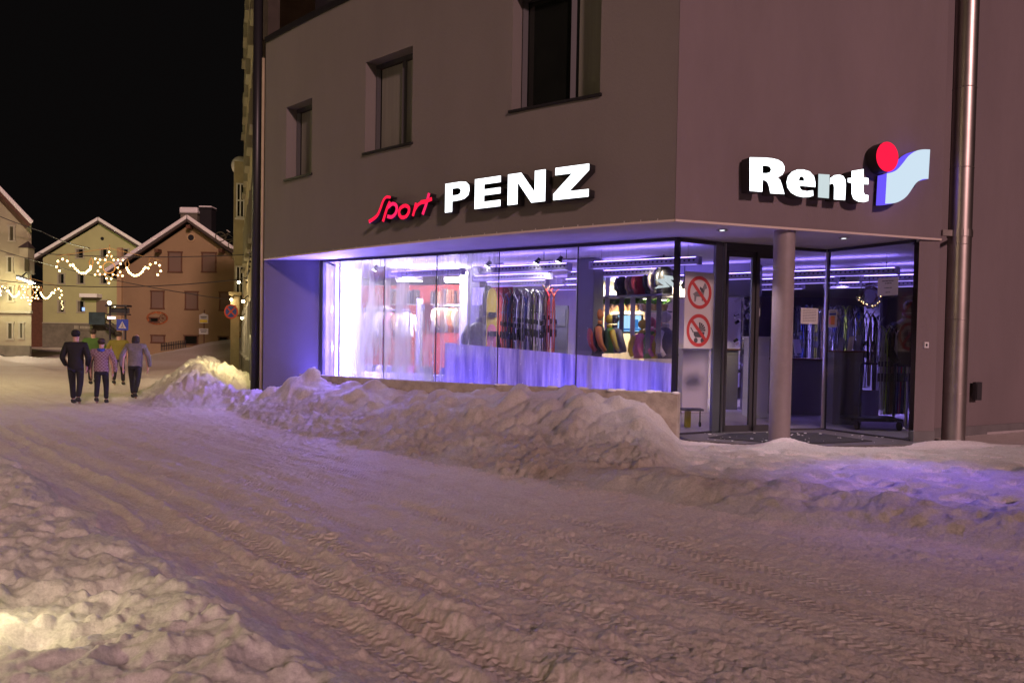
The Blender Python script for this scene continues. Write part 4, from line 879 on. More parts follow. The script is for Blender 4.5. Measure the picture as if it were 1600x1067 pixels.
# shelf high up with mannequin heads and goods, right of the grey pillar
a, b = at(938, 412, 18.6), at(1048, 404, 16.9); t_ = thing('high_rack', 'tall rack with winter gear on top left of the corner post', 'rack', (a.x, a.y, 0.04))
obj('top_board', MB().bar(a, b, .5, .05), 'greyp', t_)
for f in (.12, .34, .5, .72, .86): p = a.lerp(b, f); obj('upright', MB().bar(Vector((p.x, p.y, 1.4)), p-Vector((0, 0, .02)), .10, .05), 'whitep' if f in (.12, .5) else 'greyp', t_)
obj('lower_board', MB().bar(Vector((a.x, a.y, 2.65)), Vector((b.x, b.y, 2.65)), .45, .04), 'greyp', t_)
hc = ['greyp', 'brown', 'black', 'cream']
for k, (px, hgt) in enumerate(((985, .28), (1010, .34), (1018, .34), (1033, .5))):
    f = (px-938)/110; p = a.lerp(b, f) + Vector((0, 0, .026)); t2 = thing('ski_boot', f'{["grey", "brown", "black", "cream"][k]} ski boot, {ORD[k]} from the left on top of the tall rack', 'ski boot', p, gang+.5*k, 'ski boots on top of the rack')
    obj('shell', MB().box((.03, 0, .06), (.26, .11, .12)).tube([(-.05, 0, .08), (-.07, 0, .2), (-.04, 0, hgt)], [.075, .07, .085], 10), hc[k], t2, world=False, bevel=.015)
    obj('buckle', MB().box((-.04, -.08, .17), (.1, .02, .025)).box((-.04, -.08, .24), (.1, .02, .025)), 'alu', t2, world=False)
for k, px in enumerate((975, 993, 1004, 1022, 1030, 1040)):
    f = (px-938)/110; p = a.lerp(b, f); p = Vector((p.x, p.y, 2.68)); jacket('rack_outfit', ['black', 'brown', 'signred', 'black', 'cream', 'black'][k], f'{["black", "brown", "red", "black", "cream", "black"][k]} child outfit, {ORD[k]} from the left in the tall rack', p, .6, .62 + .04*k, 'outfit', 'outfits in the tall rack')
# slanting glowing shape drawn as the lit sign's reflection in the corner pane
p = at(1037, 441, 15.4); n_ = Vector((-.35, -.94, 0)).normalized(); t2 = Vector((.94, -.35, 0)).normalized()
def em(x, y): h = plane_hit(890+x/6.67, 370+y/6.67, p, n_); return ((h-p).dot(t2), h.z)
eo = [em(*c_) for c_ in [(885, 540), (925, 505), (985, 508), (895, 445), (990, 432), (975, 398), (1062, 402), (1075, 455), (1030, 450), (1085, 498), (1075, 520), (1010, 490), (1000, 520), (930, 480)]]
eo = [em(*c_) for c_ in [(885, 542), (930, 508), (985, 510), (893, 447), (992, 435), (972, 398), (1075, 412), (1085, 450), (1052, 448), (1090, 490), (1088, 515), (1062, 518), (978, 452), (1048, 522)]]
tag(lit_shape('sign_reflection', [eo], (Vector((p.x, p.y, 0)), t2, n_), .03, ('litpale', 'litpale'), None), 'white glowing zigzag standing in for the sign reflected in the corner pane', 'reflection')
# back room: downlights, plants, screen, dressed figures
for k, (px, py, Yv) in enumerate(((937, 466, 22), (948, 470, 22.6), (1010, 467, 21), (1024, 466, 20.6), (998, 472, 22.4), (1036, 469, 20.6))):
    p = at(px, py, Yv); t_ = thing('downlight', f'{ORD[k]} small warm ceiling spot of the back room', 'downlight', p, group='warm spots of the back room'); obj('rim', MB().lathe([(.12, 0), (.13, .03), (.11, .05)], (0, 0, 0), 14), 'alu', t_, world=False); obj('lamp_face', MB().lathe([(.09, -.004), (.09, -.001)], (0, 0, 0), 14), 'warmstrip', t_, world=False)
def plant(label, c, n_leaf, L_, seed):
    rnd = random.Random(seed); t_ = thing('potted_plant', label, 'plant', c, group='green plants above the white cabinet'); obj('pot', MB().lathe([(.10, 0), (.14, .16), (.15, .17), (.13, .175)], (0, 0, 0), 14), 'brown', t_, world=False)
    mb = MB()
    for i in range(n_leaf):
        a = rnd.uniform(0, 6.28); l = rnd.uniform(.5, 1)*L_; up = rnd.uniform(.1, .8); o = Vector((0, 0, .16)); d = Vector((math.cos(a), math.sin(a), up)); s = Vector((-math.sin(a), math.cos(a), 0))*.045
        m1 = o+d*l*.5+Vector((0, 0, .05)); e = o+d*l-Vector((0, 0, l*.3*up)); mb.add([o-s*.2, o+s*.2, m1+s, e, m1-s], [(0, 1, 2, 3, 4)])
    obj('leaves', mb, 'green', t_, world=False)
c0, c1 = at(942, 500, 20.2), at(1000, 500, 19.4)
T1('white_cabinet', MB().prism([(c0.x, c0.y), (c1.x, c1.y), (c1.x+.2, c1.y+.5), (c0.x+.2, c0.y+.5)], .04, at(960, 487, 20).z), 'cream', 'tall pale cabinet carrying the wall screen', 'cabinet', bevel=.01)
zt = at(960, 487, 20).z
for k, px in enumerate((948, 962, 976, 990)): p = at(px, 487, 20.1-.01*(px-948)+.15); p.z = zt; plant(f'leafy green plant, {ORD[k]} from the left on the pale cabinet', p, 60, .42, k)
a, b = at(1005, 487, 21.5), at(1046, 487, 21); T1('wall_shelf', MB().bar(a, b, .3, .04), 'greyp', 'shelf behind the dressed figures', 'shelf')
for k, px in enumerate((1010, 1022, 1036)): p = at(px, 486, 21.4); p.z = a.z+.02; plant(f'leafy green plant, {ORD[k]} from the left on the rear shelf', p, 50, .4, 10+k)
p = at(984, 506, 18.6); rz = gang+.25; t_ = thing('wall_screen', 'flat bright screen in front of the pale cabinet', 'screen', p, rz); obj('bezel', MB().box((0, .03, 0), (.62, .06, .44)), 'black', t_, world=False, bevel=.01); obj('display', MB().box((-.01, -.003, .01), (.55, .006, .37)), emis('screen_lit', (.42, .72, 1.0), 1.3), t_, world=False)
obj('picture', MB().box((-.01, -.008, -.13), (.54, .002, .05)).box((.15, -.008, .0), (.1, .002, .2)), emis('screen_blue', (.05, .25, .7), .9), t_, world=False); obj('bracket', MB().bar((0, .06, 0), (0, .5, 0), .05, .05), 'black', t_, world=False)
figs = ((1003, 'pink', 'yellow', .7), (1015, 'green', 'pink', .75), (1026, 'yellow', 'pink', .7), (1038, 'greyp', 'whitep', .85), (926, 'orange', 'signred', .75), (934, 'black', 'orange', .8), (952, 'green', 'yellow', .7), (959, 'greyp', 'black', .7))
for k, (px, m1, m2, sc) in enumerate(figs):
    p = at(px, 560 if k < 4 else 552, 17.6-.01*k); j_ = jacket('dressed_figure', m1, f'{cn.get(m1, "grey")} outfit, {ORD[k % 4]} from the left in the {"corner group" if k < 4 else "group by the grey pillar"}', p, .3*k, sc*1.15, 'outfit', 'colourful outfits behind the corner pane', m2=m2)
    obj('head_cover', MB().sphere((0, 0, .93*sc*1.15), .13*sc*1.15, 12, 8), m2, j_, smooth=True, world=False)
a, b = at(920, 556, 17.6), at(1046, 566, 16.3); T1('low_counter', MB().bar(Vector((a.x, a.y+.2, .62)), Vector((b.x, b.y+.2, .62)), .7, 1.16), 'greyp', 'long low counter under the colourful outfits', 'counter', bevel=.01)
# entrance side: counters and racks
def counter(label, px0, px1, Y, y_top, mt, dep=.7, rz=-.1, top=True):
    a, b = at(px0, 560, Y), at(px1, 560, Y); zt = at((px0+px1)/2, y_top, Y).z; w_ = b.x-a.x; t_ = thing('counter', label, 'counter', ((a.x+b.x)/2, Y+dep/2, .035), rz)
    obj('body', MB().box((0, 0, zt/2-.03), (w_, dep, zt-.07)), mt, t_, world=False, bevel=.006); obj('worktop', MB().box((0, -.02, zt-.05), (w_+.08, dep+.06, .035)), 'whitep' if mt != 'greyp' else 'brownwood', t_, world=False, bevel=.004)
    return t_, zt
counter('violet lit white counter behind the prohibition poster', 1064, 1106, 18.5, 545, 'whitep', rz=.1)
counter('grey cabinet seen through the left door leaf', 1126, 1156, 19.5, 545, 'greyp')
counter('bright white counter seen through the right door leaf', 1174, 1204, 17.4, 526, 'whitep')
ct, zt = counter('narrow grey lectern counter behind the right pane', 1306, 1350, 16.2, 548, 'greyp', .5)
p = at(1243, 560, 18.0); counter('low dark counter left of the bright edge', 1206, 1288, 18.4, 560, 'greyp', .6)
p = at(1245, 556, 18.3); t_ = thing('computer_monitor', 'thin white computer screen seen edge on over the dark counter', 'monitor', p, .9); obj('screen', MB().box((0, 0, .22), (.42, .03, .32), 0, 0, Matrix.Rotation(-.2, 3, 'X')), 'whitep', t_, world=False, bevel=.005); obj('stand', MB().bar((0, .02, 0), (0, .02, .1), .05, .03).box((0, 0, .01), (.22, .16, .015)), 'whitep', t_, world=False)
p = at(1320, 545, 16.4)
for k, dx in enumerate((-.1, .1, .25)): T1('leaflet_stand', MB().bar((p.x+dx, p.y, zt-.02), (p.x+dx+.06, p.y+.05, zt+.26+.03*k), .12, .01), 'greyp' if k != 1 else 'cream', f'{ORD[k]} leaflet stand from the left on the lectern counter', 'leaflet stand', 'leaflet stands on the lectern counter')
# open white door leaf inside
p = at(1145, 560, 20.4); T1('inner_door', MB().box((p.x, p.y, 1.7), (.35, .05, 2.3), 0).bar((p.x+.1, p.y-.06, 1.6), (p.x+.1, p.y-.06, 2.0), .02, .02), 'whitep', 'narrow white door with a pull handle deep inside', 'door')
# tall shoe rack with glittering goods
p = at(1160, 560, 20.0); t_ = thing('goods_stand', 'tall narrow stand crowded with small silvery goods', 'stand', (p.x, p.y, .035)); obj('pole', MB().lathe([(.025, 0), (.025, 2.9)], (0, 0, 0), 10).lathe([(.25, 0), (.25, .03)], (0, 0, 0), 16), 'alu', t_, world=False)
for k in range(60): z = random.uniform(.9, 2.9); a = random.uniform(0, 6.3); obj('item', MB().box((.17*math.cos(a), .17*math.sin(a), z), (.12, .03, .07), a, 0, Matrix.Rotation(.6, 3, 'Y')), random.choice(['alu', 'whitep', 'black', 'black']), t_, world=False)
# dark rows of skis at the back
bc = ['black', 'charcoal', 'navy', 'black', 'silver', 'charcoal', 'olive', 'black', 'brown', 'charcoal', 'black', 'white', 'navy', 'charcoal', 'black', 'lime', 'charcoal', 'black', 'silver', 'navy', 'black', 'charcoal', 'brown', 'black']
for k in range(24):
    px = 1243+k*5.1+random.uniform(-.8, .8); Yv = 21.4-.02*k; p = at(px, 560, Yv); p.z = .95+random.uniform(-.02, .06)
    ski_at(p, random.uniform(.9, 1.9), bc[k], f'{bc[k]} pair of skis, {ORD[k]} from the left in the far rack inside the entrance', 'skis in the far rack')
a, b = at(1240, 600, 21.5), at(1362, 600, 21.1); T1('ski_stand', MB().bar(Vector((a.x, a.y+.1, .5)), Vector((b.x, b.y+.1, .5)), .5, .92), 'greyp', 'far grey stand carrying the rear ski row', 'ski stand')
for k in range(9):
    px = 1379+k*4.6; p = at(px, 560, 15.4+.04*k); p.z = .32
    cname = ['silver', 'lime', 'black', 'brown', 'white', 'navy', 'red', 'charcoal', 'lime'][k]
    ski_at(p, random.uniform(1, 2.2), cname, f'{cname} pair of skis, {ORD[k]} from the left on the wheeled rack', 'skis on the wheeled rack')
for k in range(12):
    px = 1300+k*6.6+random.uniform(-1.2, 1.2); p = at(px, 560, 18.6-.03*k); p.z = .62+random.uniform(-.05, .12)
    cname = ['charcoal', 'black', 'navy', 'black', 'silver', 'black', 'olive', 'charcoal', 'black', 'brown', 'black', 'white'][k]
    ski_at(p, random.uniform(1, 2.2), cname, f'{cname} pair of skis, {ORD[k]} from the left in the middle rack behind the lectern counter', 'skis in the middle rack')
a, b = at(1296, 610, 18.7), at(1376, 610, 18.3); T1('ski_stand', MB().bar(Vector((a.x, a.y+.1, .34)), Vector((b.x, b.y+.1, .34)), .45, .6), 'greyp', 'middle grey stand carrying skis behind the lectern counter', 'ski stand')
a, b = at(1338, 664, 15.0), at(1424, 680, 14.9); t_ = thing('wheeled_rack', 'dark wheeled rack carrying skis behind the right pane', 'rack', (a.x, a.y, .035))
obj('platform', MB().bar(Vector((a.x, a.y+.5, .24)), Vector((b.x-.05, b.y+.5, .24)), .7, .06), 'black', t_); obj('rail', MB().bar(Vector((a.x+.3, a.y+.55, 1.3)), Vector((b.x-.05, b.y+.55, 1.3)), .04, .04).bar(Vector((a.x+.3, a.y+.55, .27)), Vector((a.x+.3, a.y+.55, 1.3)), .04, .04).bar(Vector((b.x-.08, b.y+.55, .27)), Vector((b.x-.08, b.y+.55, 1.3)), .04, .04), 'frame', t_)
for f in (.12, .9):
    p = a.lerp(b, f); obj('wheel', MB().tube([(p.x, p.y+.3, .12), (p.x+.04, p.y+.3, .12)], .085, 14), 'black', t_)
p = at(1417, 600, 15.7); m_ = jacket('dark_mannequin', 'black', 'black clothed shop mannequin at the right edge of the entrance glass', (p.x, p.y, 1.25), .2, 1.35, 'mannequin', None)
obj('head', MB().sphere((0, 0, 1.16), .11, 12, 8, sq=(1, 1, 1.25)), 'black', m_, smooth=True, world=False); obj('stand', MB().lathe([(.22, -1.21), (.2, -1.18), (.03, -1.15), (.03, .1)], (0, 0, 0), 14), 'alu', m_, world=False)
# antler-like wreath hanging on the pillar
p = at(1358, 462, 17.5); t_ = thing('hanging_ornament', 'round twiggy ornament with tiny lights by the inner pillar', 'ornament', p)
mb = MB()
for k in range(40): a = random.uniform(0, 6.28); r = random.uniform(.16, .3); mb.tube([(r*math.cos(a), 0, r*math.sin(a)), (r*math.cos(a+.7)*.9, random.uniform(-.05, .05), r*math.sin(a+.7)*.9)], .009, 4)
obj('twigs', mb, 'brownwood', t_, world=False); mb = MB()
for k in range(14): a = random.uniform(3.4, 6.2); mb.sphere((.24*math.cos(a), -.03, .24*math.sin(a)+random.uniform(-.04, .06)), .006, 6, 4)
obj('tiny_lights', mb, 'bulb', t_, world=False); obj('cord', MB().bar((0, 0, .2), (0, 0, 3.44-p.z), .006, .006), 'black', t_, world=False)
# yellow trestle foot by the corner
p = at(1076, 655, 15.2); t_ = thing('yellow_trolley', 'small trolley with a yellow foot behind the poster pane', 'trolley', (p.x, p.y, .036)); obj('deck', MB().box((.05, 0, .34), (.4, .3, .04)), 'greyp', t_, world=False); obj('foot', MB().box((-.02, 0, .16), (.10, .12, .31)), 'yellow', t_, world=False); obj('caster', MB().tube([(.2, 0, .06), (.23, 0, .06)], .05, 10).bar((.215, 0, .1), (.215, 0, .33), .02, .02), 'black', t_, world=False)
# ------------------------------------------------------------------ lamps' light helper
def light(kind, loc, power, col, size=.2, spot=None, aim=None, blend=.6, parent=None):
    l = bpy.data.lights.new('lamp_light', kind); l.energy = power; l.color = col
    if kind == 'AREA': l.size = size
    else: l.shadow_soft_size = size
    if kind == 'SPOT': l.spot_size = R_(spot); l.spot_blend = blend
    o = bpy.data.objects.new('lamp_light', l); COL.objects.link(o); o.location = loc
    if aim is not None: o.rotation_euler = (Vector(aim)-Vector(loc)).to_track_quat('-Z', 'Y').to_euler()
    return o
# recessed downlights in the soffit over the entrance
for k, (x, y, p) in enumerate(((3.35, 12.95, 55), (5.6, 13.65, 75))):
    t_ = thing('soffit_downlight', ('left' if k == 0 else 'right') + ' round downlight set in the soffit over the entrance', 'downlight', (x, y, ZS-.004), group='soffit downlights')
    obj('trim_ring', MB().lathe([(.09, 0), (.095, -.008), (.075, -.010), (.075, 0)], (0, 0, 0), 24), 'alu', t_, world=False); obj('lamp_face', MB().lathe([(.04, -.004), (.04, -.002)], (0, 0, 0), 20), 'litwhite', t_, world=False)
    light('SPOT', (x, y, ZS-.03), p*3.2, (1, .78, .84), .06, 92, (x+.1, y-.25, 0), .45)
# luminous bollard just beside the camera's left, half sunk in the verge
bx, by = -2.56, 3.72
t_ = thing('bollard_lamp', 'short glowing garden lamp sunk in the trodden snow at the left edge', 'lamp', (bx, by, 0)); obj('post', MB().lathe([(.06, 0), (.06, .36), (.075, .37), (.075, .39)], (0, 0, 0), 16), 'frame', t_, world=False); obj('lamp_face', MB().lathe([(.055, .30), (.058, .355)], (0, 0, 0), 16), 'lamp', t_, world=False)
light('POINT', (bx+.14, by+.10, .50), 9, (1, .84, .45), .05)
# ------------------------------------------------------------------ neighbour building along the lane
nA, nB = Vector((-6.42, 20.0, 0)), Vector((-12.25, 36.3, 0)); nt = (nB-nA).normalized(); nn_ = Vector((-nt.y, nt.x, 0)); nL = (nB-nA).length
M['ochre'] = mat('ochre_plaster', (.42, .36, .24), .85, vary=.2, vscale=1.5, bump=.2); M['greenp'] = mat('green_plaster', (.40, .40, .20), .9, vary=.12, vscale=.4); M['orangep'] = mat('orange_plaster', (.30, .212, .118), .9, vary=.15, vscale=.3)
M['oldp'] = mat('old_plaster', (.36, .33, .22), .9, vary=.25, vscale=.5); M['stone'] = mat('grey_base', (.16, .145, .11), .9, vary=.3, vscale=1.5); M['surround'] = mat('window_surround', (.34, .32, .24), .8); M['orsur'] = mat('ochre_surround', (.42, .30, .16), .8); M['rooft'] = mat('roof_dark', (.06, .045, .04), .8); M['redeave'] = mat('red_eave', (.10, .045, .03), .8); M['shut'] = mat('closed_blind', (.17, .115, .085), .8)
def npt(s, z, o=0): return nA + nt*s + nn_*o + Vector((0, 0, z))
nb = thing('neighbour_house', 'tall ochre house running back along the lane beside the shop', 'building', (-9, 29, 0))
obj('wall', MB().add([npt(0, -.2), npt(nL, -.2), npt(nL, 17.5), npt(0, 17.5), npt(0, -.2, -.35), npt(nL, -.2, -8), npt(nL, 17.5, -8), npt(0, 17.5, -.35)], [(0, 1, 2, 3), (0, 3, 7, 4), (1, 5, 6, 2), (3, 2, 6, 7)]), 'ochre', nb)
obj('eaves', MB().bar(npt(0, 17.6, .25), npt(nL, 17.6, .25), .6, .2), 'rooft', nb)
obj('plinth', MB().bar(npt(0, .35, .03), npt(nL, .35, .03), .06, 1.1), 'stone', nb)
for fl, z0 in enumerate((1.0, 4.3, 7.3, 10.3, 13.4)):
    for k in range(6):
        s = 1.5+k*2.75
        if fl == 0 and k < 1: continue
        fr = obj('window', MB().bar(npt(s, z0, .03), npt(s, z0+1.6, .03), .09, .10, up=nn_).bar(npt(s+1.0, z0, .03), npt(s+1.0, z0+1.6, .03), .09, .10, up=nn_).bar(npt(s-.05, z0+1.62, .03), npt(s+1.05, z0+1.62, .03), .1, .1).bar(npt(s-.1, z0-.05, .06), npt(s+1.1, z0-.05, .06), .16, .07), 'surround' if fl else 'white', nb)
        obj('pane', MB().bar(npt(s+.5, z0, .012), npt(s+.5, z0+1.6, .012), .94, .016, up=nn_) if False else MB().plate([npt(s+.03, z0, .004), npt(s+.97, z0, .004), npt(s+.97, z0+1.6, .004), npt(s+.03, z0+1.6, .004)], nn_, .012), 'winglass', fr, world=False)
# lit glass door near the corner
fr = obj('lit_doorway', MB().bar(npt(.55, .2, .05), npt(.55, 2.55, .05), .07, .1, up=nn_).bar(npt(1.5, .2, .05), npt(1.5, 2.55, .05), .07, .1, up=nn_).bar(npt(.5, 2.6, .05), npt(1.55, 2.6, .05), .1, .1), 'frame', nb)
obj('lit_glass', MB().plate([npt(.6, .2, .03), npt(1.45, .2, .03), npt(1.45, 2.5, .03), npt(.6, 2.5, .03)], nn_, .02), 'yellowlit', fr, world=False)
o = light('AREA', npt(1.2, 1.9, .35), 48, (1, .84, .36), .8, aim=npt(1.6, .1, 2.4))
# bay window with a snow cap
bp_ = npt(nL-1.2, 0, .16); bayw = MB(); ang = math.atan2(nt.y, nt.x)
bayw.box((bp_.x, bp_.y, 7.1), (1.9, .52, 3.9), ang); bayw.box((bp_.x, bp_.y, 3.6), (1.8, .44, 3.1), ang).box((bp_.x, bp_.y, 2.0), (1.5, .3, .3), ang).box((bp_.x, bp_.y, 5.1), (2.0, .6, .16), ang).box((bp_.x, bp_.y, 2.25), (2.0, .6, .14), ang)
bay = obj('bay', bayw, 'ochre', nb); cap = MB(); cap.sphere((bp_.x, bp_.y, 9.05), .42, 18, 10, sq=(.9, .9, 1.0)); obj('snow_cap', cap, 'snowcap', bay, smooth=True, world=False)
dirn = -Vector((nt.x, nt.y, 0))
for z in (7.4, 3.9):
    c = bp_ + dirn*.965; c.z = z; side = Vector((nn_.x, nn_.y, 0))
    fr = MB(); 
    for s in (-.14, .0, .14): fr.bar(c+side*s-Vector((0, 0, .68)), c+side*s+Vector((0, 0, .68)), .05, .05)
    for zz_ in (-.7, .0, .7): fr.bar(c-side*.17+Vector((0, 0, zz_)), c+side*.17+Vector((0, 0, zz_)), .05, .06)
    w_ = obj('bay_window', fr, 'white', bay, world=False); obj('pane', MB().plate([c-side*.14-Vector((0, 0, .68)), c+side*.14-Vector((0, 0, .68)), c+side*.14+Vector((0, 0, .68)), c-side*.14+Vector((0, 0, .68))], nt, .012), 'winglass', w_, world=False)
    obj('sill_snow', MB().bar(c-side*.22-Vector((0, 0, .78)), c+side*.22-Vector((0, 0, .78)), .22, .07), 'snowcap', w_, world=False)
# downpipes at the joint
T1('downpipe', MB().tube([(-6.30, 19.62, -.1), (-6.30, 19.62, 12)], .11, 14), 'dark', 'thick black downpipe in the joint between the two buildings', 'downpipe', smooth=True)
T1('downpipe', MB().tube([(-6.10, 19.42, -.1), (-6.10, 19.42, 8.3)], .035, 10), 'ochre', 'thin brown downpipe at the very corner of the shop front', 'downpipe', smooth=True)
c = at(400.5, 448, 20.3); rz = math.atan2(nn_.y, nn_.x); t_ = thing('wall_sign', 'small white sign with red letters jutting from the house corner', 'sign', c); obj('board', MB().box((0, 0, 0), (.24, .05, .36)), 'paper', t_, world=False, bevel=.004)
obj('red_letters', MB().box((-.02, -.028, .08), (.15, .006, .05)).box((-.03, -.028, .0), (.10, .006, .04)).box((-.01, -.028, -.08), (.16, .006, .05)), 'signred', t_, world=False); obj('arm', MB().bar((.02, .05, .1), (.02, .5, .1), .02, .02), 'dark', t_, world=False)
# cable along the wall
mb = MB(); P_ = [npt(.3, 4.0, .06), npt(1.5, 3.85, .12), npt(3.2, 3.55, .1), npt(5.5, 3.35, .1)]; mb.tube(P_, .012, 6)
for k in range(14): q = P_[0].lerp(P_[-1], k/13) + Vector((0, 0, -.07*math.sin(k))); mb.sphere(q, .035, 6, 5)
T1('fairy_light_string', mb, 'dark', 'dark unlit string of bulbs on the ochre wall', 'fairy lights')
def wall_lamp(px, py, Yv, label, power, r=.05):
    p = at(px, py, Yv); t_ = thing('wall_lamp', label, 'wall lamp', p, group='small lamps on the lane house'); obj('globe', MB().sphere((0, 0, 0), r, 12, 8), 'lamp', t_, smooth=True, world=False)
    obj('bracket', MB().tube([(0, 0, r), (.12, .05, .18), (.32, .15, .12)], .018, 8).lathe([(.07, r*.8), (.03, r*1.5)], (0, 0, 0), 10), 'frame', t_, world=False); light('POINT', p+Vector((-.12, -.2, -.1)), power, (1, .75, .38), .08)
wall_lamp(373, 441, 28.5, 'upper bright lamp on the lane house', 22); wall_lamp(361.5, 468, 33.5, 'lamp just above the no stopping sign', 18); wall_lamp(380, 471, 26.0, 'lamp on the house corner right of the no stopping sign', 14, .05)
wall_lamp(378, 497, 28.5, 'lowest small lamp on the lane house', 7, .045)
light('SPOT', npt(9.5, 3.0, .5), 260, (1, .80, .45), .15, 80, npt(9.0, 0, 2.0), .6)
# brightly lit lower porch wall
p = npt(nL-2.6, 0, .35); T1('lit_porch_post', MB().box((p.x, p.y, 1.7), (.35, .35, 3.3), ang).box((p.x, p.y, 3.42), (.5, .5, .12), ang), 'ochre', 'pale lit pillar by the lane house entrance', 'pillar')

# ------------------------------------------------------------------ houses across the square
def gable_house(name, label, Yv, pts_px, wall, roofm, depth, eave=.6, wins=(), wm='surround', pane='winglass', base=None, snow_t=.22, over=.5, holes=None):
    """pts_px: left base, left eave, ridge, right eave, right base"""
    P = [at(px, py, Yv) for px, py in pts_px]; root = thing(name, label, 'house', (P[2].x, Yv, 0)); zb = -.3
    prof = [Vector((P[0].x, Yv, zb)), Vector((P[1].x, Yv, P[1].z)), Vector((P[2].x, Yv, P[2].z)), Vector((P[3].x, Yv, P[3].z)), Vector((P[4].x, Yv, zb))]
    dv = Vector((P[3].x-1.2, Yv, 0)).normalized(); sh = dv/dv.y; dvn = dv
    def push(mb, vs, th): n = len(vs); return mb.add(list(vs) + [v+sh*th for v in vs], [tuple(range(n))[::-1], tuple(range(n, 2*n))] + [(i, (i+1) % n, n+(i+1) % n, n+i) for i in range(n)])
    obj('wall', push(MB(), prof, depth), wall, root)
    for a, b in ((prof[1], prof[2]), (prof[3], prof[2])):
        d = (a-b).normalized(); e = a + d*eave; up = Vector((-d.z, 0, d.x)); up = up if up.z > 0 else -up
        q = [e+up*.03, b+up*.03, b+up*.03+Vector((0, 0, .18)), e+up*.21]
        rf = obj('roof', push(MB(), [v+Vector((0, -over, 0)) for v in q], depth+over), roofm, root)
        q = [e+up*.22, b+up*.03+Vector((0, 0, .19)), b+up*.03+Vector((0, 0, .19+snow_t*1.1)), e+up*(.22+snow_t)]
        obj('roof_snow', push(MB(), [v+Vector((0, -over-.04, 0)) for v in q], depth+over), 'snowcap', rf, world=False, bevel=.06)
    for w in wins:
        x0, x1, y0, y1 = w[:4]; a = at(x0, y1, Yv); b = at(x1, y0, Yv); wf = MB(); f = .09 if Yv < 70 else .12; yv = Yv-.03
        for s, e in (((a.x, a.z), (b.x, a.z)), ((a.x, b.z), (b.x, b.z))): wf.bar((s[0]-f, yv, s[1]), (e[0]+f, yv, e[1]), .08, f)
        for x in (a.x, b.x): wf.bar((x, yv, a.z+f/2), (x, yv, b.z-f/2), f, .079, up=Vector((0, 1, 0)))
        o = obj('window', wf, wm, root); pn = w[4] if len(w) > 4 else pane
        obj('pane', MB().box(((a.x+b.x)/2, Yv-.012, (a.z+b.z)/2), (b.x-a.x-f, .02, b.z-a.z-f)), pn, o, world=False)
        if Yv > 70: obj('reveal', MB().box((a.x+.18, Yv-.03, (a.z+b.z)/2), (.26, .03, b.z-a.z-f)), 'stone', o, world=False)
    return root, P, prof
gw = [(x0, x1, 389, 403.5) for x0, x1 in ((119, 131), (157, 168), (190, 201))] + [(x0, x1, 427.5, 443.5) for x0, x1 in ((91, 101), (121, 132), (157, 168))] + [(91, 101, 470, 488), (121, 132, 470, 488)]
gh, P, prof = gable_house('green_house', 'yellow green three storey house with a snowy gable roof across the square', 85, [(67, 540), (67, 403), (157, 349), (226, 392), (226, 540)], 'greenp', 'rooft', 14, .9, gw, snow_t=.35)
a, b = at(67, 504.5, 85), at(230, 504.5, 85); obj('stone_base', MB().box(((a.x+b.x)/2, 84.96, (a.z-.3)/2), (b.x-a.x, .12, a.z+.3)), 'stone', gh); obj('base_ledge', MB().box(((a.x+b.x)/2, 84.93, a.z+.02), (b.x-a.x, .2, .1)), 'surround', gh)
a, b = at(151, 489, 85), at(168, 470, 85); d_ = obj('door', MB().box(((a.x+b.x)/2, 84.95, (a.z+b.z)/2), (b.x-a.x, .08, b.z-a.z+.2)), 'shut', gh); obj('door_frame', MB().box(((a.x+b.x)/2, 84.9, b.z+.08), (b.x-a.x+.2, .1, .12)), 'surround', d_, world=False)
a, b = at(133, 466, 85), at(160, 459, 85); obj('canopy', MB().box(((a.x+b.x)/2, 84.4, (a.z+b.z)/2), (b.x-a.x, 1.1, .38)), 'snowcap', gh)
p = at(160, 373, 85); obj('gable_vent', MB().tube([(p.x, 84.95, p.z), (p.x, 85.02, p.z)], .18, 16), 'dark', gh)
a, b = at(139, 507, 83.5), at(164, 488, 83.5); bal = obj('stair_parapet', MB().box(((a.x+b.x)/2, 83.5, (a.z+b.z)/2), (b.x-a.x, .1, b.z-a.z)), mat('dark_blue_panel', (.035, .06, .075), .7, vary=.5, vscale=1.2), gh)
c2 = at(178, 516, 83.5); mb = MB()
for dz in (0, .5, 1.0): mb.bar((b.x, 83.5, b.z-.1-dz), (c2.x, 83.5, c2.z+1.1-dz), .05, .08)
mb.bar((b.x, 83.9, a.z), (c2.x, 83.9, c2.z-.2), 1.0, .2); obj('stairs', mb, 'dark', bal, world=False)
mb = MB(); a = at(117, 511, 84.8)
cu = bpy.data.curves.new('t', 'FONT'); 
p0_, p1_ = at(116, 516, 84.8), at(147, 507, 84.8)
obj('shop_fascia', MB().box(((p0_.x+p1_.x)/2, 84.85, (p0_.z+p1_.z)/2), (p1_.x-p0_.x, .08, p1_.z-p0_.z)), 'stone', gh)
lt = MB(); x = p0_.x+.08
for k in range(13):
    w_ = .09 if k % 4 else .13
    if k not in (3,): lt.box((x, 84.79, (p0_.z+p1_.z)/2), (w_, .02, .34 if k < 3 else .26))
    x += .155
obj('fascia_letters', lt, 'surround', gh)
# lit curl in a window
p = at(109, 476, 84.9) if False else at(97, 476, 84.9); mb = MB()
for k in range(5): mb.sphere((p.x+.08*math.sin(k*1.5), 84.93, p.z-.45+k*.2), .07, 6, 5)
obj('window_star', mb, emis('dim_bulb', (1, .7, .3), 4), gh); p = at(130, 483, 84.9); obj('window_screen', MB().box((p.x, 84.94, p.z), (.28, .03, .35)), emis('tv_glow', (.35, .5, 1), 1.6), gh)
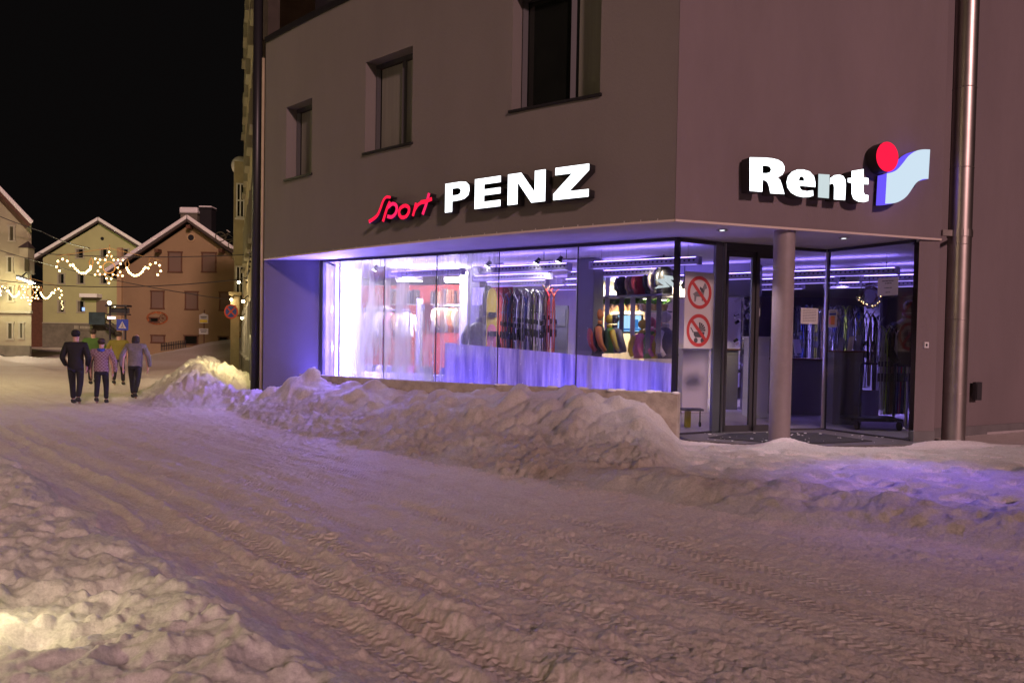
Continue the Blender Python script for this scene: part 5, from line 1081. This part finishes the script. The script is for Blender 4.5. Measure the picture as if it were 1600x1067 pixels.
# ochre house
ow = [(263.5, 284, 394, 425, 'shut'), (316, 337.5, 395, 425, 'shut'), (236.5, 256, 455, 482, 'shut'), (290, 309, 456, 483.5, 'shut'), (343.5, 363, 457, 485, 'shut'), (237, 257, 524, 535, 'shut'), (288.5, 309, 524.5, 538, 'winglass'), (342, 356, 526, 534, 'winglass'), (234.5, 248, 496.5, 503, 'winglass')]
oh, P, prof = gable_house('ochre_house', 'orange brown gabled house with closed blinds and a snowy roof', 60, [(191, 560), (191, 421), (298, 349), (388, 412), (388, 560)], 'orangep', 'rooft', 12, .9, ow, wm='brownwood', snow_t=.30, over=.7)
p = at(299, 371.5, 60); rvt = obj('round_vent', MB().tube([(p.x, 59.93, p.z), (p.x, 60.01, p.z)], .32, 20), 'orsur', oh); obj('vent_hole', MB().tube([(p.x, 59.91, p.z), (p.x, 59.95, p.z)], .22, 20), 'dark', rvt, world=False)
p = at(188, 480, 60); obj('lit_side_strip', MB().box((p.x, 59.95, 4), (.35, .3, 8.2)), 'orsur', oh)  # paler strip, paints the light falling on the side wall
for px, w_ in ((250, .18), (349, .18), (299, .14)): q = at(px, 393 if px != 299 else 356, 60); obj('purlin_end', MB().box((q.x, 59.7, q.z), (.28, .7, .25)), 'brownwood', oh)
p = at(246, 497, 60); mb = MB()
N_ = 40; vs = []
for k in range(N_):
    a = 2*math.pi*k/N_
    for r in (1.0, .80): vs.append((p.x+.82*r*math.cos(a), 59.965, p.z+.50*r*math.sin(a)))
mb.add(vs, [(2*k, 2*((k+1) % N_), 2*((k+1) % N_)+1, 2*k+1) for k in range(N_)]); mur = obj('wall_painting', mb, mat('mural_red', (.32, .10, .03), .9, vary=.5, vscale=6), oh)
mb = MB(); q = Vector((p.x+.42, 59.96, p.z))
for k in range(8): a = k*math.pi/4; mb.bar((q.x, 59.96, q.z), (q.x+.24*math.cos(a), 59.96, q.z+.24*math.sin(a)), .03, .02)
mb.tube([(q.x+.25*math.cos(a_*math.pi/12), 59.96, q.z+.25*math.sin(a_*math.pi/12)) for a_ in range(25)], .02, 5); obj('painted_wheel', mb, 'brownwood', mur, world=False)
obj('painted_scroll', MB().tube([(p.x-.4, 59.96, p.z+.3), (p.x-.1, 59.96, p.z+.42), (p.x+.1, 59.96, p.z+.32), (p.x+.3, 59.96, p.z+.4)], .03, 6), 'orange', mur, world=False)
for x0, x1, y0, y1, mt, lb in ((286, 312, 333, 347, 'stone', 1), (316, 334, 325, 352, 'dark', 0)):
    a, b = at(x0, y1, 66), at(x1, y0, 66); ch = obj('chimney', MB().box(((a.x+b.x)/2, 66, (a.z+b.z)/2-.6), (b.x-a.x, 1.0, b.z-a.z+1.0)).box(((a.x+b.x)/2, 66, b.z-.12), (b.x-a.x+.14, 1.14, .1)), mt, oh); obj('chimney_snow', MB().box(((a.x+b.x)/2, 65.95, b.z+.13*lb), (b.x-a.x+.12, 1.2, .12+.36*lb)), 'snowcap', ch, world=False, bevel=.1)
# bicycle on the roof slope
def bicycle(p, label):
    t_ = thing('bicycle', label, 'bicycle', p, 0)
    for k, x in enumerate((-.52, .52)):
        w_ = obj('wheel', MB().tube([(x+.33*math.cos(a*math.pi/12), 0, .33+.33*math.sin(a*math.pi/12)) for a in range(25)], .035, 6), 'stone', t_, world=False); sp_ = MB()
        for a in range(8): sp_.bar((x, 0, .33), (x+.31*math.cos(a*math.pi/4), 0, .33+.31*math.sin(a*math.pi/4)), .012, .012)
        obj('spokes', sp_, 'stone', w_, world=False)
    obj('bike_frame', MB().tube([(-.52, 0, .33), (-.12, 0, .33), (.35, 0, .78), (-.25, 0, .80), (-.12, 0, .33)], .03, 6).tube([(-.52, 0, .33), (-.25, 0, .8), (-.28, 0, .95)], .025, 6).tube([(.52, 0, .33), (.36, 0, .78), (.33, 0, 1.0)], .03, 6), 'stone', t_, world=False)
    obj('saddle', MB().box((-.3, 0, .97), (.26, .12, .06)), 'snowcap', t_, world=False, bevel=.02); obj('handlebar', MB().tube([(.33, -.25, 1.0), (.33, 0, 1.02), (.33, .25, 1.0)], .02, 6), 'stone', t_, world=False)
p = at(350, 383, 56.2); bicycle(p, 'snowy bicycle mounted above the eaves of the ochre house'); bpy.data.objects['bicycle'].rotation_euler = (0, R_(34), R_(8))
T1('roof_rail', MB().bar(at(336, 378, 56.3), at(375, 407, 56.3), .06, .06).bar(at(352, 386, 56.3), at(352, 386, 56.3)+Vector((0, 3.6, 0)), .05, .05), 'dark', 'rail carrying the bicycle above the ochre house roof', 'rail')
# left house
M['leftwin'] = mat('left_window', (.06, .055, .03), .4)
lwins = [(15, 23, 353, 377), (12, 20, 401, 426), (13, 21, 447, 471), (12.5, 20.5, 504, 530), (31, 37, 504, 529), (-12, -4, 353, 377), (-14, -6, 401, 426), (-14, -6, 504, 530), (-40, -32, 401, 426), (-40, -32, 504, 530)]
lh, P, prof = gable_house('pale_house', 'pale old house with a deep snowy roof edge at the left of the square', 45, [(49, 560), (49, 347), (-70, 218), (-190, 347), (-190, 560)], 'oldp', 'redeave', 12, .55, lwins, wm='surround', pane='leftwin', snow_t=.24, over=.9)
a, b = at(34, 428, 44.6), at(47, 388, 44.6); bayo = obj('corner_bay', MB().box(((a.x+b.x)/2, 44.7, (a.z+b.z)/2), (b.x-a.x, .6, b.z-a.z)).prism([(a.x+.08, 44.5), (b.x-.08, 44.5), (b.x-.1, 44.9), (a.x+.1, 44.9)], a.z-.3, a.z), 'oldp', lh)
obj('bay_roof', MB().add([(a.x-.08, 44.35, b.z), (b.x+.08, 44.35, b.z), (b.x+.08, 45, b.z), (a.x-.08, 45, b.z), ((a.x+b.x)/2, 44.8, b.z+.42)], [(0, 1, 2, 3), (0, 1, 4), (1, 2, 4), (2, 3, 4), (3, 0, 4)]), 'rooft', bayo, world=False)
w0_, w1_ = at(38, 424, 44.35), at(44.5, 403, 44.35); obj('bay_window', MB().box(((w0_.x+w1_.x)/2, 44.385, (w0_.z+w1_.z)/2), (w1_.x-w0_.x, .04, w1_.z-w0_.z)), 'leftwin', bayo, world=False)
a = at(0, 487, 45); obj('string_course', MB().box((-30.6, 44.95, a.z), (7.2, .18, .14)), 'surround', lh)
p = at(-3, 560, 44.9); obj('plinth', MB().box((-30.6, 44.94, .35), (7.1, .16, 1.1)), 'stone', lh)
# dark shed between the houses
a, b = at(47, 470, 88), at(70, 545, 88); T1('dark_shed', MB().prism([(a.x-1, 88), (b.x+.2, 88), (b.x+.2, 94), (a.x-1, 94)], -.2, a.z).bar((a.x-1.2, 87.9, a.z+.1), (b.x+.3, 87.9, a.z+.1), .3, .2), 'brownwood', 'dark wooden building in the gap between two houses', 'building')
# pale hillside band behind roofs
# cables over the square
def cable(a, b, sag, label, r=.02, n=10):
    pts = [a.lerp(b, i/n) + Vector((0, 0, -sag*4*(i/n)*(1-i/n))) for i in range(n+1)]; T1('overhead_cable', MB().tube(pts, r, 5), 'frame', label, 'cable')
cable(at(66, 362, 44), at(140, 388, 33), .1, 'cable from the pale house eaves to the nearer star', .025)
cable(at(-20, 385, 44), at(372, 470, 34), .3, 'long sagging cable in front of the green house', .018)
cable(at(-20, 330, 43), at(66, 362, 44), .05, 'cable along the gable of the pale house', .022)
cable(at(-10, 437, 40), at(380, 436, 33.8), .35, 'cable carrying the farther star', .02)
cable(at(60, 396, 32), at(384, 398, 31.5), .12, 'cable carrying the nearer star', .018)
# ------------------------------------------------------------------ illuminated stars
def make_star():
    t_ = thing('star_garland', 'x', 'christmas lights', (0, 0, 0), 0, 'illuminated stars hanging over the square')
    u = 32/1250   # metres per photo pixel at the nearer one; drawn around the star's centre
    def V(x, y): return Vector((x*u, 0, -y*u))
    ln = MB(); out = []
    for k in range(12):
        a = math.pi/2+k*math.pi/6; r = 24 if k % 2 == 0 else 13; out.append((r*.98*math.cos(a), -r*math.sin(a)))
    ln.tube([V(*p) for p in out + out[:1]], .022, 5); ln.tube([V(9*math.cos(a*math.pi/8), 9*math.sin(a*math.pi/8)) for a in range(17)], .02, 5)
    cur = {}
    for s in (-1, 1):
        sw = [(27*s, 0), (30*s, 6), (38*s, 11), (47*s, 7), (54*s, -2)]; cl_ = [(58*s, -1), (62*s, -7), (69*s, -10), (76*s, -6), (78*s, 2), (73*s, 8)]; lf = [(26*s, 2), (24*s, -8), (27*s, -14), (30*s, -7), (28*s, 2)]
        for c_ in (sw, cl_, lf): ln.tube([V(*p) for p in c_], .022, 5)
        cur[s] = (sw, cl_)
    ln.tube([V(0, -24), V(0, -36)], .015, 5).tube([V(-60, -8), V(-60, -18)], .012, 5).tube([V(60, -8), V(60, -18)], .012, 5).tube([V(-79, -14), V(0, -30)], .012, 5).tube([V(79, -14), V(0, -30)], .012, 5)
    obj('wire_outline', ln, mat('brass_tinsel', (.35, .2, .08), .5), t_, world=False)
    B = []
    for k in range(12):
        p, q_ = out[k], out[(k+1) % 12]; B.append(p); B.append(((p[0]+q_[0])/2, (p[1]+q_[1])/2))
    for s in (-1, 1):
        P_ = smooth2(cur[s][0], 3, False); B += P_; B += smooth2(cur[s][1], 1, False)
    for k, (x, y) in enumerate(B):
        c = V(x+random.uniform(-.5, .5), y+random.uniform(-.5, .5)); obj('bulb', MB().sphere(c, .034 if k < 24 else .040, 8, 6), 'bulb', t_, smooth=True, world=False)
    return t_
s1 = make_star(); s1.location = at(170.5, 418, 32); s1['label'] = 'larger glowing star with scrolls before the green house'; s1.rotation_euler = (0, R_(1), .1)
s2 = copy_tree(s1); s2.location = at(47, 457, 40); s2.scale = (.92, .92, .92); s2['label'] = 'smaller glowing star with scrolls beside the pale house'; s2.rotation_euler = (0, R_(2), -.2)
for k, (p, pw) in enumerate(((s1.location, 60), (s2.location, 60))): light('POINT', (p.x, p.y-.6, p.z), pw, (1, .66, .28), .6)
# floodlight lamp over the farther star, pole from the pale house
p = at(41, 438.5, 43.5); t_ = thing('street_lamp', 'glaring white lamp head on an arm from the pale house', 'street lamp', p); obj('lamp_head', MB().box((0, 0, .09), (1.0, .3, .1), 0, 0, Matrix.Rotation(.33, 3, 'Y')), 'frame', t_, world=False); obj('lamp_face', MB().box((0, -.02, .0), (.85, .26, .07), 0, 0, Matrix.Rotation(.33, 3, 'Y')), 'lampwhite', t_, world=False); obj('arm', MB().tube([(-.3, .1, .2), (-.5, .8, .5), (-.5, 1.6, .5)], .04, 8), 'frame', t_, world=False)
light('POINT', p+Vector((.1, -.5, -.35)), 230, (1, .95, .62), .3)
# wall lamps on the pale house at the frame edge
for k, (py, pw) in enumerate(((455, 130), (560, 60))):
    p = at(-4, py, 44.2); t_ = thing('house_lamp', ('upper' if k == 0 else 'lower') + ' warm lamp on the pale house wall at the picture edge', 'wall lamp', p, group='lamps on the pale house'); obj('globe', MB().sphere((0, 0, 0), .16, 12, 8), 'lamp', t_, smooth=True, world=False); obj('bracket', MB().tube([(0, 0, .15), (0, .4, .2), (0, .75, .1)], .025, 6), 'frame', t_, world=False); light('POINT', p+Vector((.1, -.35, 0)), pw, (1, .82, .38), .15)
# street lamps standing outside the view that light the square and the lane
def post_lamp(x, y, h, pw, col, label):
    t_ = thing('post_lamp', label, 'street lamp', (x, y, 0), group='post lamps of the square'); obj('post', MB().lathe([(.12, -.3), (.1, .5), (.06, h), (.05, h+.1)], (0, 0, 0), 14), 'frame', t_, world=False); obj('lamp_hood', MB().lathe([(.08, h+.35), (.30, h+.2), (.31, h+.16), (.12, h+.16)], (0, 0, 0), 18), 'frame', t_, world=False); obj('globe', MB().sphere((0, 0, h+.02), .13, 12, 8), 'lamp', t_, smooth=True, world=False)
    light('POINT', (x, y, h-.25), pw, col, .18)
post_lamp(-11, -4.0, 8.0, 1700, (1, .72, .42), 'tall post lamp behind the viewer on the near pavement')

post_lamp(-18.3, 21.5, 5.2, 1500, (1, .86, .36), 'post lamp standing left of the walkers')
post_lamp(-33, 50, 6.0, 120, (1, .74, .36), 'post lamp in front of the pale house, far left')
post_lamp(-27.5, 47.5, 5.0, 1, (1, .6, .25), 'short post lamp by the pale house') if False else None
light('SPOT', at(292, 300, 50) + Vector((0, -6, 4)), 950, (1, .60, .25), .5, 90, at(285, 440, 60), .9)
light('SPOT', (-40, 66, 10), 3600, (1, .93, .42), .5, 80, (-45, 85, 5), .9)
post_lamp(-22.6, 46, 9.2, 1, (1, .60, .25), 'x') if False else None

# ------------------------------------------------------------------ signs in the square
def disc(mb, c, r, y, th=.01, n=28): return mb.tube([(c[0], y, c[1]), (c[0], y+th, c[1])], r, n)
p = at(361, 487, 33); t_ = thing('no_stopping_sign', 'round blue sign with a red rim and cross on the lane house', 'traffic sign', p, -.12)
obj('plate', disc(MB(), (0, 0), .30, 0, .02), mat('signred2', (.7, .06, .04), .5), t_, world=False); obj('blue_field', disc(MB(), (0, 0), .235, -.006, .005), mat('signblue', (.03, .06, .42), .5), t_, world=False)
obj('red_cross', MB().box((0, -.009, 0), (.45, .005, .055), 0, 0, Matrix.Rotation(.785, 3, 'Y')).box((0, -.0115, 0), (.45, .005, .055), 0, 0, Matrix.Rotation(-.785, 3, 'Y')), M['signred2'] if 'signred2' in M else bpy.data.materials['signred2'], t_, world=False); obj('arm', MB().bar((.2, .03, -.15), (.75, .4, -.18), .04, .04), 'dark', t_, world=False)
p = at(192, 507.5, 44); t_ = thing('crossing_sign', 'square blue pedestrian crossing sign on a post behind the walkers', 'traffic sign', (p.x, p.y, 0)); z = p.z
obj('post', MB().lathe([(.035, -.2), (.035, z+.35)], (0, 0, 0), 10), 'alu', t_, world=False); obj('plate', MB().box((0, -.05, z), (.64, .03, .60)), bpy.data.materials['signblue'], t_, world=False, bevel=.01); obj('white_triangle', MB().plate([(-.22, -.068, z-.2), (.22, -.068, z-.2), (0, -.068, z+.2)], (0, -1, 0), .004), 'paper', t_, world=False)
obj('figure', MB().tube([(-.0, -.076, z+.04), (0, -.076, z-.06), (-.07, -.076, z-.17)], .014, 6).tube([(0, -.076, z-.06), (.07, -.076, z-.17)], .014, 6).sphere((0, -.076, z+.07), .022, 8, 6), 'ink', t_, world=False)
p = at(319, 498, 54); t_ = thing('info_sign', 'post with a pointed yellow and white board and a lower white board', 'sign', (p.x, p.y, 0)); z = p.z
obj('post', MB().lathe([(.04, 0), (.04, z+.6)], (0, 0, 0), 10), 'brownwood', t_, world=False); obj('upper_board', MB().plate([(-.3, -.06, z-.3), (.3, -.06, z-.3), (.3, -.06, z+.24), (0, -.06, z+.38), (-.3, -.06, z+.24)], (0, -1, 0), .03), 'paper', t_, world=False); obj('yellow_band', MB().box((0, -.1, z-.16), (.52, .01, .2)), 'yellow', t_, world=False); obj('lower_board', MB().box((0, -.07, z-.85), (.62, .04, .38)), 'paper', t_, world=False)
obj('board_text', MB().box((0, -.1, z+.12), (.4, .01, .06)).box((0, -.1, z+.02), (.34, .01, .04)).box((0, -.095, z-.78), (.44, .01, .05)).box((0, -.095, z-.90), (.36, .01, .05)), 'ink', t_, world=False)
# kiosk-like lit stand at the orange house corner
p = at(184, 496, 52); t_ = thing('lit_showcase', 'small dark stand with two lit boards between the houses', 'showcase', (p.x, p.y, 0)); zt = at(184, 478, 52).z
obj('posts', MB().bar((-.5, 0, -.1), (-.5, 0, zt), .09, .09).bar((.5, 0, -.1), (.5, 0, zt), .09, .09), 'frame', t_, world=False); obj('canopy', MB().box((.05, 0, zt), (1.4, .7, .12)).box((.1, 0, zt-.55), (1.3, .5, .08)).box((.1, .1, zt-.3), (1.2, .1, .35)), 'frame', t_, world=False, bevel=.02)
obj('lit_board', MB().box((-.35, -.12, zt-.78), (.5, .04, .16)), emis('pinkish_sign', (1, .5, .55), 3.5), t_, world=False); obj('lamp_face', MB().sphere((-.45, -.2, zt+.18), .11, 10, 7).sphere((-.1, -.2, zt-.02), .06, 8, 6), 'lamp', t_, world=False); obj('warm_board', MB().box((.35, -.12, zt-1.0), (.35, .04, .3)), emis('warm_board', (1, .55, .25), .6), t_, world=False)
# picket fence by the ochre house
a, b = at(252, 541, 56), at(290, 536, 56); n = 15; t_ = thing('picket_fence', 'row of low dark pickets half buried in snow by the ochre house', 'fence', a)
for k in range(n): q = a.lerp(b, k/(n-1)); obj('picket', MB().box(q+Vector((0, 0, -.05)), (.06, .03, .55)), 'dark', t_)
obj('rail', MB().bar(a, b, .03, .06), 'dark', t_)
# ------------------------------------------------------------------ people
def skin(name, V, E, mt, parent, sub=2):
    me = bpy.data.meshes.new(name); me.from_pydata([v[0] for v in V], E, []); o = bpy.data.objects.new('tmp', me); COL.objects.link(o)
    sk = o.modifiers.new('s', 'SKIN'); sv = me.skin_vertices[0].data
    for i, v in enumerate(V): r = v[1]; sv[i].radius = r if isinstance(r, tuple) else (r, r)
    sv[0].use_root = True; ss_ = o.modifiers.new('u', 'SUBSURF'); ss_.levels = sub; ss_.render_levels = sub
    bpy.context.view_layer.update(); m2 = bpy.data.meshes.new_from_object(o.evaluated_get(bpy.context.evaluated_depsgraph_get())); bpy.data.objects.remove(o)
    m2.name = name; m2.materials.clear(); m2.materials.append(M[mt] if isinstance(mt, str) else mt); m2.polygons.foreach_set('use_smooth', [True]*len(m2.polygons))
    r_ = bpy.data.objects.new(name, m2); COL.objects.link(r_); r_.parent = parent; return r_
M['skin'] = mat('skin', (.45, .27, .2), .6)
def person(label, loc, rz, Hh, jac, trou, hair, stride, pockets=False, hood=None, lean=0.0, wide=1.0, hem=.84):
    k = Hh/1.75; t_ = thing('person', label, 'person', loc, rz)
    def p(x, y, z): return (x*k, (y+lean*(z-.9))*k, z*k)
    fl_, fr_ = stride, -stride
    ank = {-1: (-.10, fl_, .09 + (.06 if fl_ < 0 else 0)), 1: (.10, fr_, .09 + (.06 if fr_ < 0 else 0))}
    kn = {s: (.10*s, ank[s][1]*.35 + .05, .50) for s in (-1, 1)}
    wr = {s: ((.20*s, .12, .90) if pockets else (.27*s, -ank[s][1]*.45+.04, .84)) for s in (-1, 1)}; el = {s: ((.245*s, -.05, 1.10) if pockets else (.27*s, -ank[s][1]*.2-.03, 1.10)) for s in (-1, 1)}
    V = [(p(0, 0, .93), .10*k), (p(0, 0, 1.12), .09*k), (p(0, 0, 1.32), .11*k), (p(0, .01, 1.47), .05*k), (p(0, .02, 1.56), .08*k), (p(0, .02, 1.65), .098*k), (p(0, .01, 1.71), .07*k), (p(0, .115, 1.60), .016*k)]
    E = [(0, 1), (1, 2), (2, 3), (3, 4), (4, 5), (5, 6), (5, 7)]
    for s in (-1, 1):
        b = len(V); V += [(p(.17*s, 0, 1.40), .05*k), (p(*el[s]), .04*k), (p(*wr[s]), .028*k)]; E += [(2, b), (b, b+1), (b+1, b+2)]
        w_ = wr[s]; pl = (w_[0], w_[1]+.02, w_[2]-.07); V.append((p(*pl), (.032*k, .018*k))); E.append((b+2, b+3))
        for f, (dy, dl) in enumerate(((-.030, .062), (-.010, .072), (.010, .068), (.028, .052))):
            c_ = len(V); V += [(p(pl[0]-.004*s, pl[1]+dy, pl[2]-.045), .0095*k), (p(pl[0]-.018*s, pl[1]+dy, pl[2]-.045-dl), .008*k)]; E += [(b+3, c_), (c_, c_+1)]
        c_ = len(V); V += [(p(pl[0]-.01*s, pl[1]+.045, pl[2]+.01), .010*k), (p(pl[0]-.025*s, pl[1]+.06, pl[2]-.035), .009*k)]; E += [(b+3, c_), (c_, c_+1)]
        b = len(V); V += [(p(.09*s, 0, .85), .075*k), (p(*kn[s]), .05*k), (p(*ank[s]), .035*k), (p(ank[s][0], ank[s][1]+.13, .04), .03*k)]; E += [(0, b), (b, b+1), (b+1, b+2), (b+2, b+3)]
    body = skin('body', V, E, 'skin', t_, 1)
    V = [(p(0, 0, 1.02), (.165*k*wide, .12*k)), (p(0, 0, hem), (.17*k*wide, .13*k)), (p(0, 0, 1.2), (.165*k*wide, .12*k)), (p(0, 0, 1.36), (.155*k*wide, .11*k)), (p(0, .0, 1.46), (.085*k, .08*k))]; E = [(0, 1), (0, 2), (2, 3), (3, 4)]
    for s in (-1, 1): b = len(V); V += [(p(.17*s*wide, 0, 1.39), .085*k), (p(el[s][0]*wide, el[s][1], el[s][2]), .068*k), (p(wr[s][0]*wide, wr[s][1], wr[s][2]+.0), .052*k)]; E += [(3, b), (b, b+1), (b+1, b+2)]
    skin('jacket', V, E, jac, t_, 2)
    V = [(p(0, 0, .92), (.14*k, .11*k))]; E = []
    for s in (-1, 1): b = len(V); V += [(p(.09*s, 0, .83), .10*k), (p(*kn[s]), .072*k), (p(ank[s][0], ank[s][1], ank[s][2]+.03), .06*k)]; E += [(0, b), (b, b+1), (b+1, b+2)]
    skin('trousers', V, E, trou, t_, 2)
    for s in (-1, 1): skin('boot', [(p(ank[s][0], ank[s][1], ank[s][2]+.05), .062*k), (p(ank[s][0], ank[s][1]-.01, ank[s][2]-.03), .058*k), (p(ank[s][0], ank[s][1]+.16, ank[s][2]-.045), (.05*k, .035*k))], [(0, 1), (1, 2)], 'black', t_, 2)
    if hood: skin('hood', [(p(0, -.05, 1.44), (.12*k, .09*k)), (p(0, -.02, 1.56), .105*k), (p(0, 0, 1.67), .10*k)], [(0, 1), (1, 2)], hood, t_, 2)
    else: skin('hair', [(p(0, -.03, 1.56), .09*k), (p(0, -.01, 1.67), .115*k), (p(0, .02, 1.73), .08*k)], [(0, 1), (1, 2)], hair, t_, 2)
    return t_
pm = mat('plaid_cloth', (.34, .22, .24), .9); N = pm.node_tree.nodes; L = pm.node_tree.links; tc = N.new('ShaderNodeTexCoord'); br = N.new('ShaderNodeTexChecker'); br.inputs['Scale'].default_value = 26; br.inputs[1].default_value = (.26, .19, .21, 1); br.inputs[2].default_value = (.16, .09, .11, 1); L.new(tc.outputs['Object'], br.inputs['Vector']); L.new(br.outputs[0], N['Principled BSDF'].inputs['Base Color']); M['plaid'] = pm
M['blackcoat'] = mat('black_coat', (.006, .006, .008), .8, bump=1, bscale=7); M['greycoat'] = mat('grey_coat', (.17, .16, .15), .9, bump=1, bscale=7, vary=.3, vscale=8); M['jeans'] = mat('dark_jeans', (.012, .012, .016), .9, bump=1, bscale=7); M['hair1'] = mat('dark_hair', (.03, .018, .012), .7); M['fur'] = mat('dark_fur', (.03, .025, .022), .95, bump=.8, bscale=60); M['limeg'] = mat('lime_jacket', (.05, .12, .015), .8, bump=1, bscale=7); M['yel'] = mat('yellow_jacket', (.18, .155, .02), .8, bump=1, bscale=7); M['bluescarf'] = mat('blue_scarf', (.04, .07, .3), .9)
def gz(x, y): return float(terrain(np.array([x]), np.array([y]))[0][0])
for lb, (x, y), rz, H_, a in (
    ('person in a black coat and black trousers walking away on the left', (-9.93, 18.2), -.05, 1.72, dict(jac='blackcoat', trou='jeans', hair='blackcoat', stride=.20, pockets=True, wide=1.12, hem=.72)),
    ('person in a pinkish checked jacket walking away in the middle', (-9.55, 18.6), .05, 1.55, dict(jac='plaid', trou='jeans', hair='hair1', stride=-.12, wide=1.22, hem=.80)),
    ('person in a grey jacket with a dark fur hood leaning forward on the right', (-9.05, 19.2), -.1, 1.60, dict(jac='greycoat', trou='jeans', hair='fur', stride=.28, hood='fur', lean=.12, wide=1.2, hem=.80)),
    ('person in a lime green jacket walking ahead of the others', (-13.1, 25.0), 0, 1.76, dict(jac='limeg', trou='jeans', hair='hair1', stride=.15, wide=1.3)),
    ('person in a yellow jacket walking beside the lime green one', (-12.3, 25.0), 0, 1.72, dict(jac='yel', trou='jeans', hair='hair1', stride=-.2, wide=1.3))):
    t_ = person(lb, (x, y, gz(x, y)-.01), rz + math.atan2(-x, y)*.6, H_, **a)
    if 'checked' in lb: k = H_/1.75; skin('scarf', [((-.09*k, -.03, 1.44*k), .045*k), ((0, -.09, 1.42*k), .05*k), ((.09*k, -.03, 1.44*k), .045*k)], [(0, 1), (1, 2)], 'bluescarf', t_, 2)
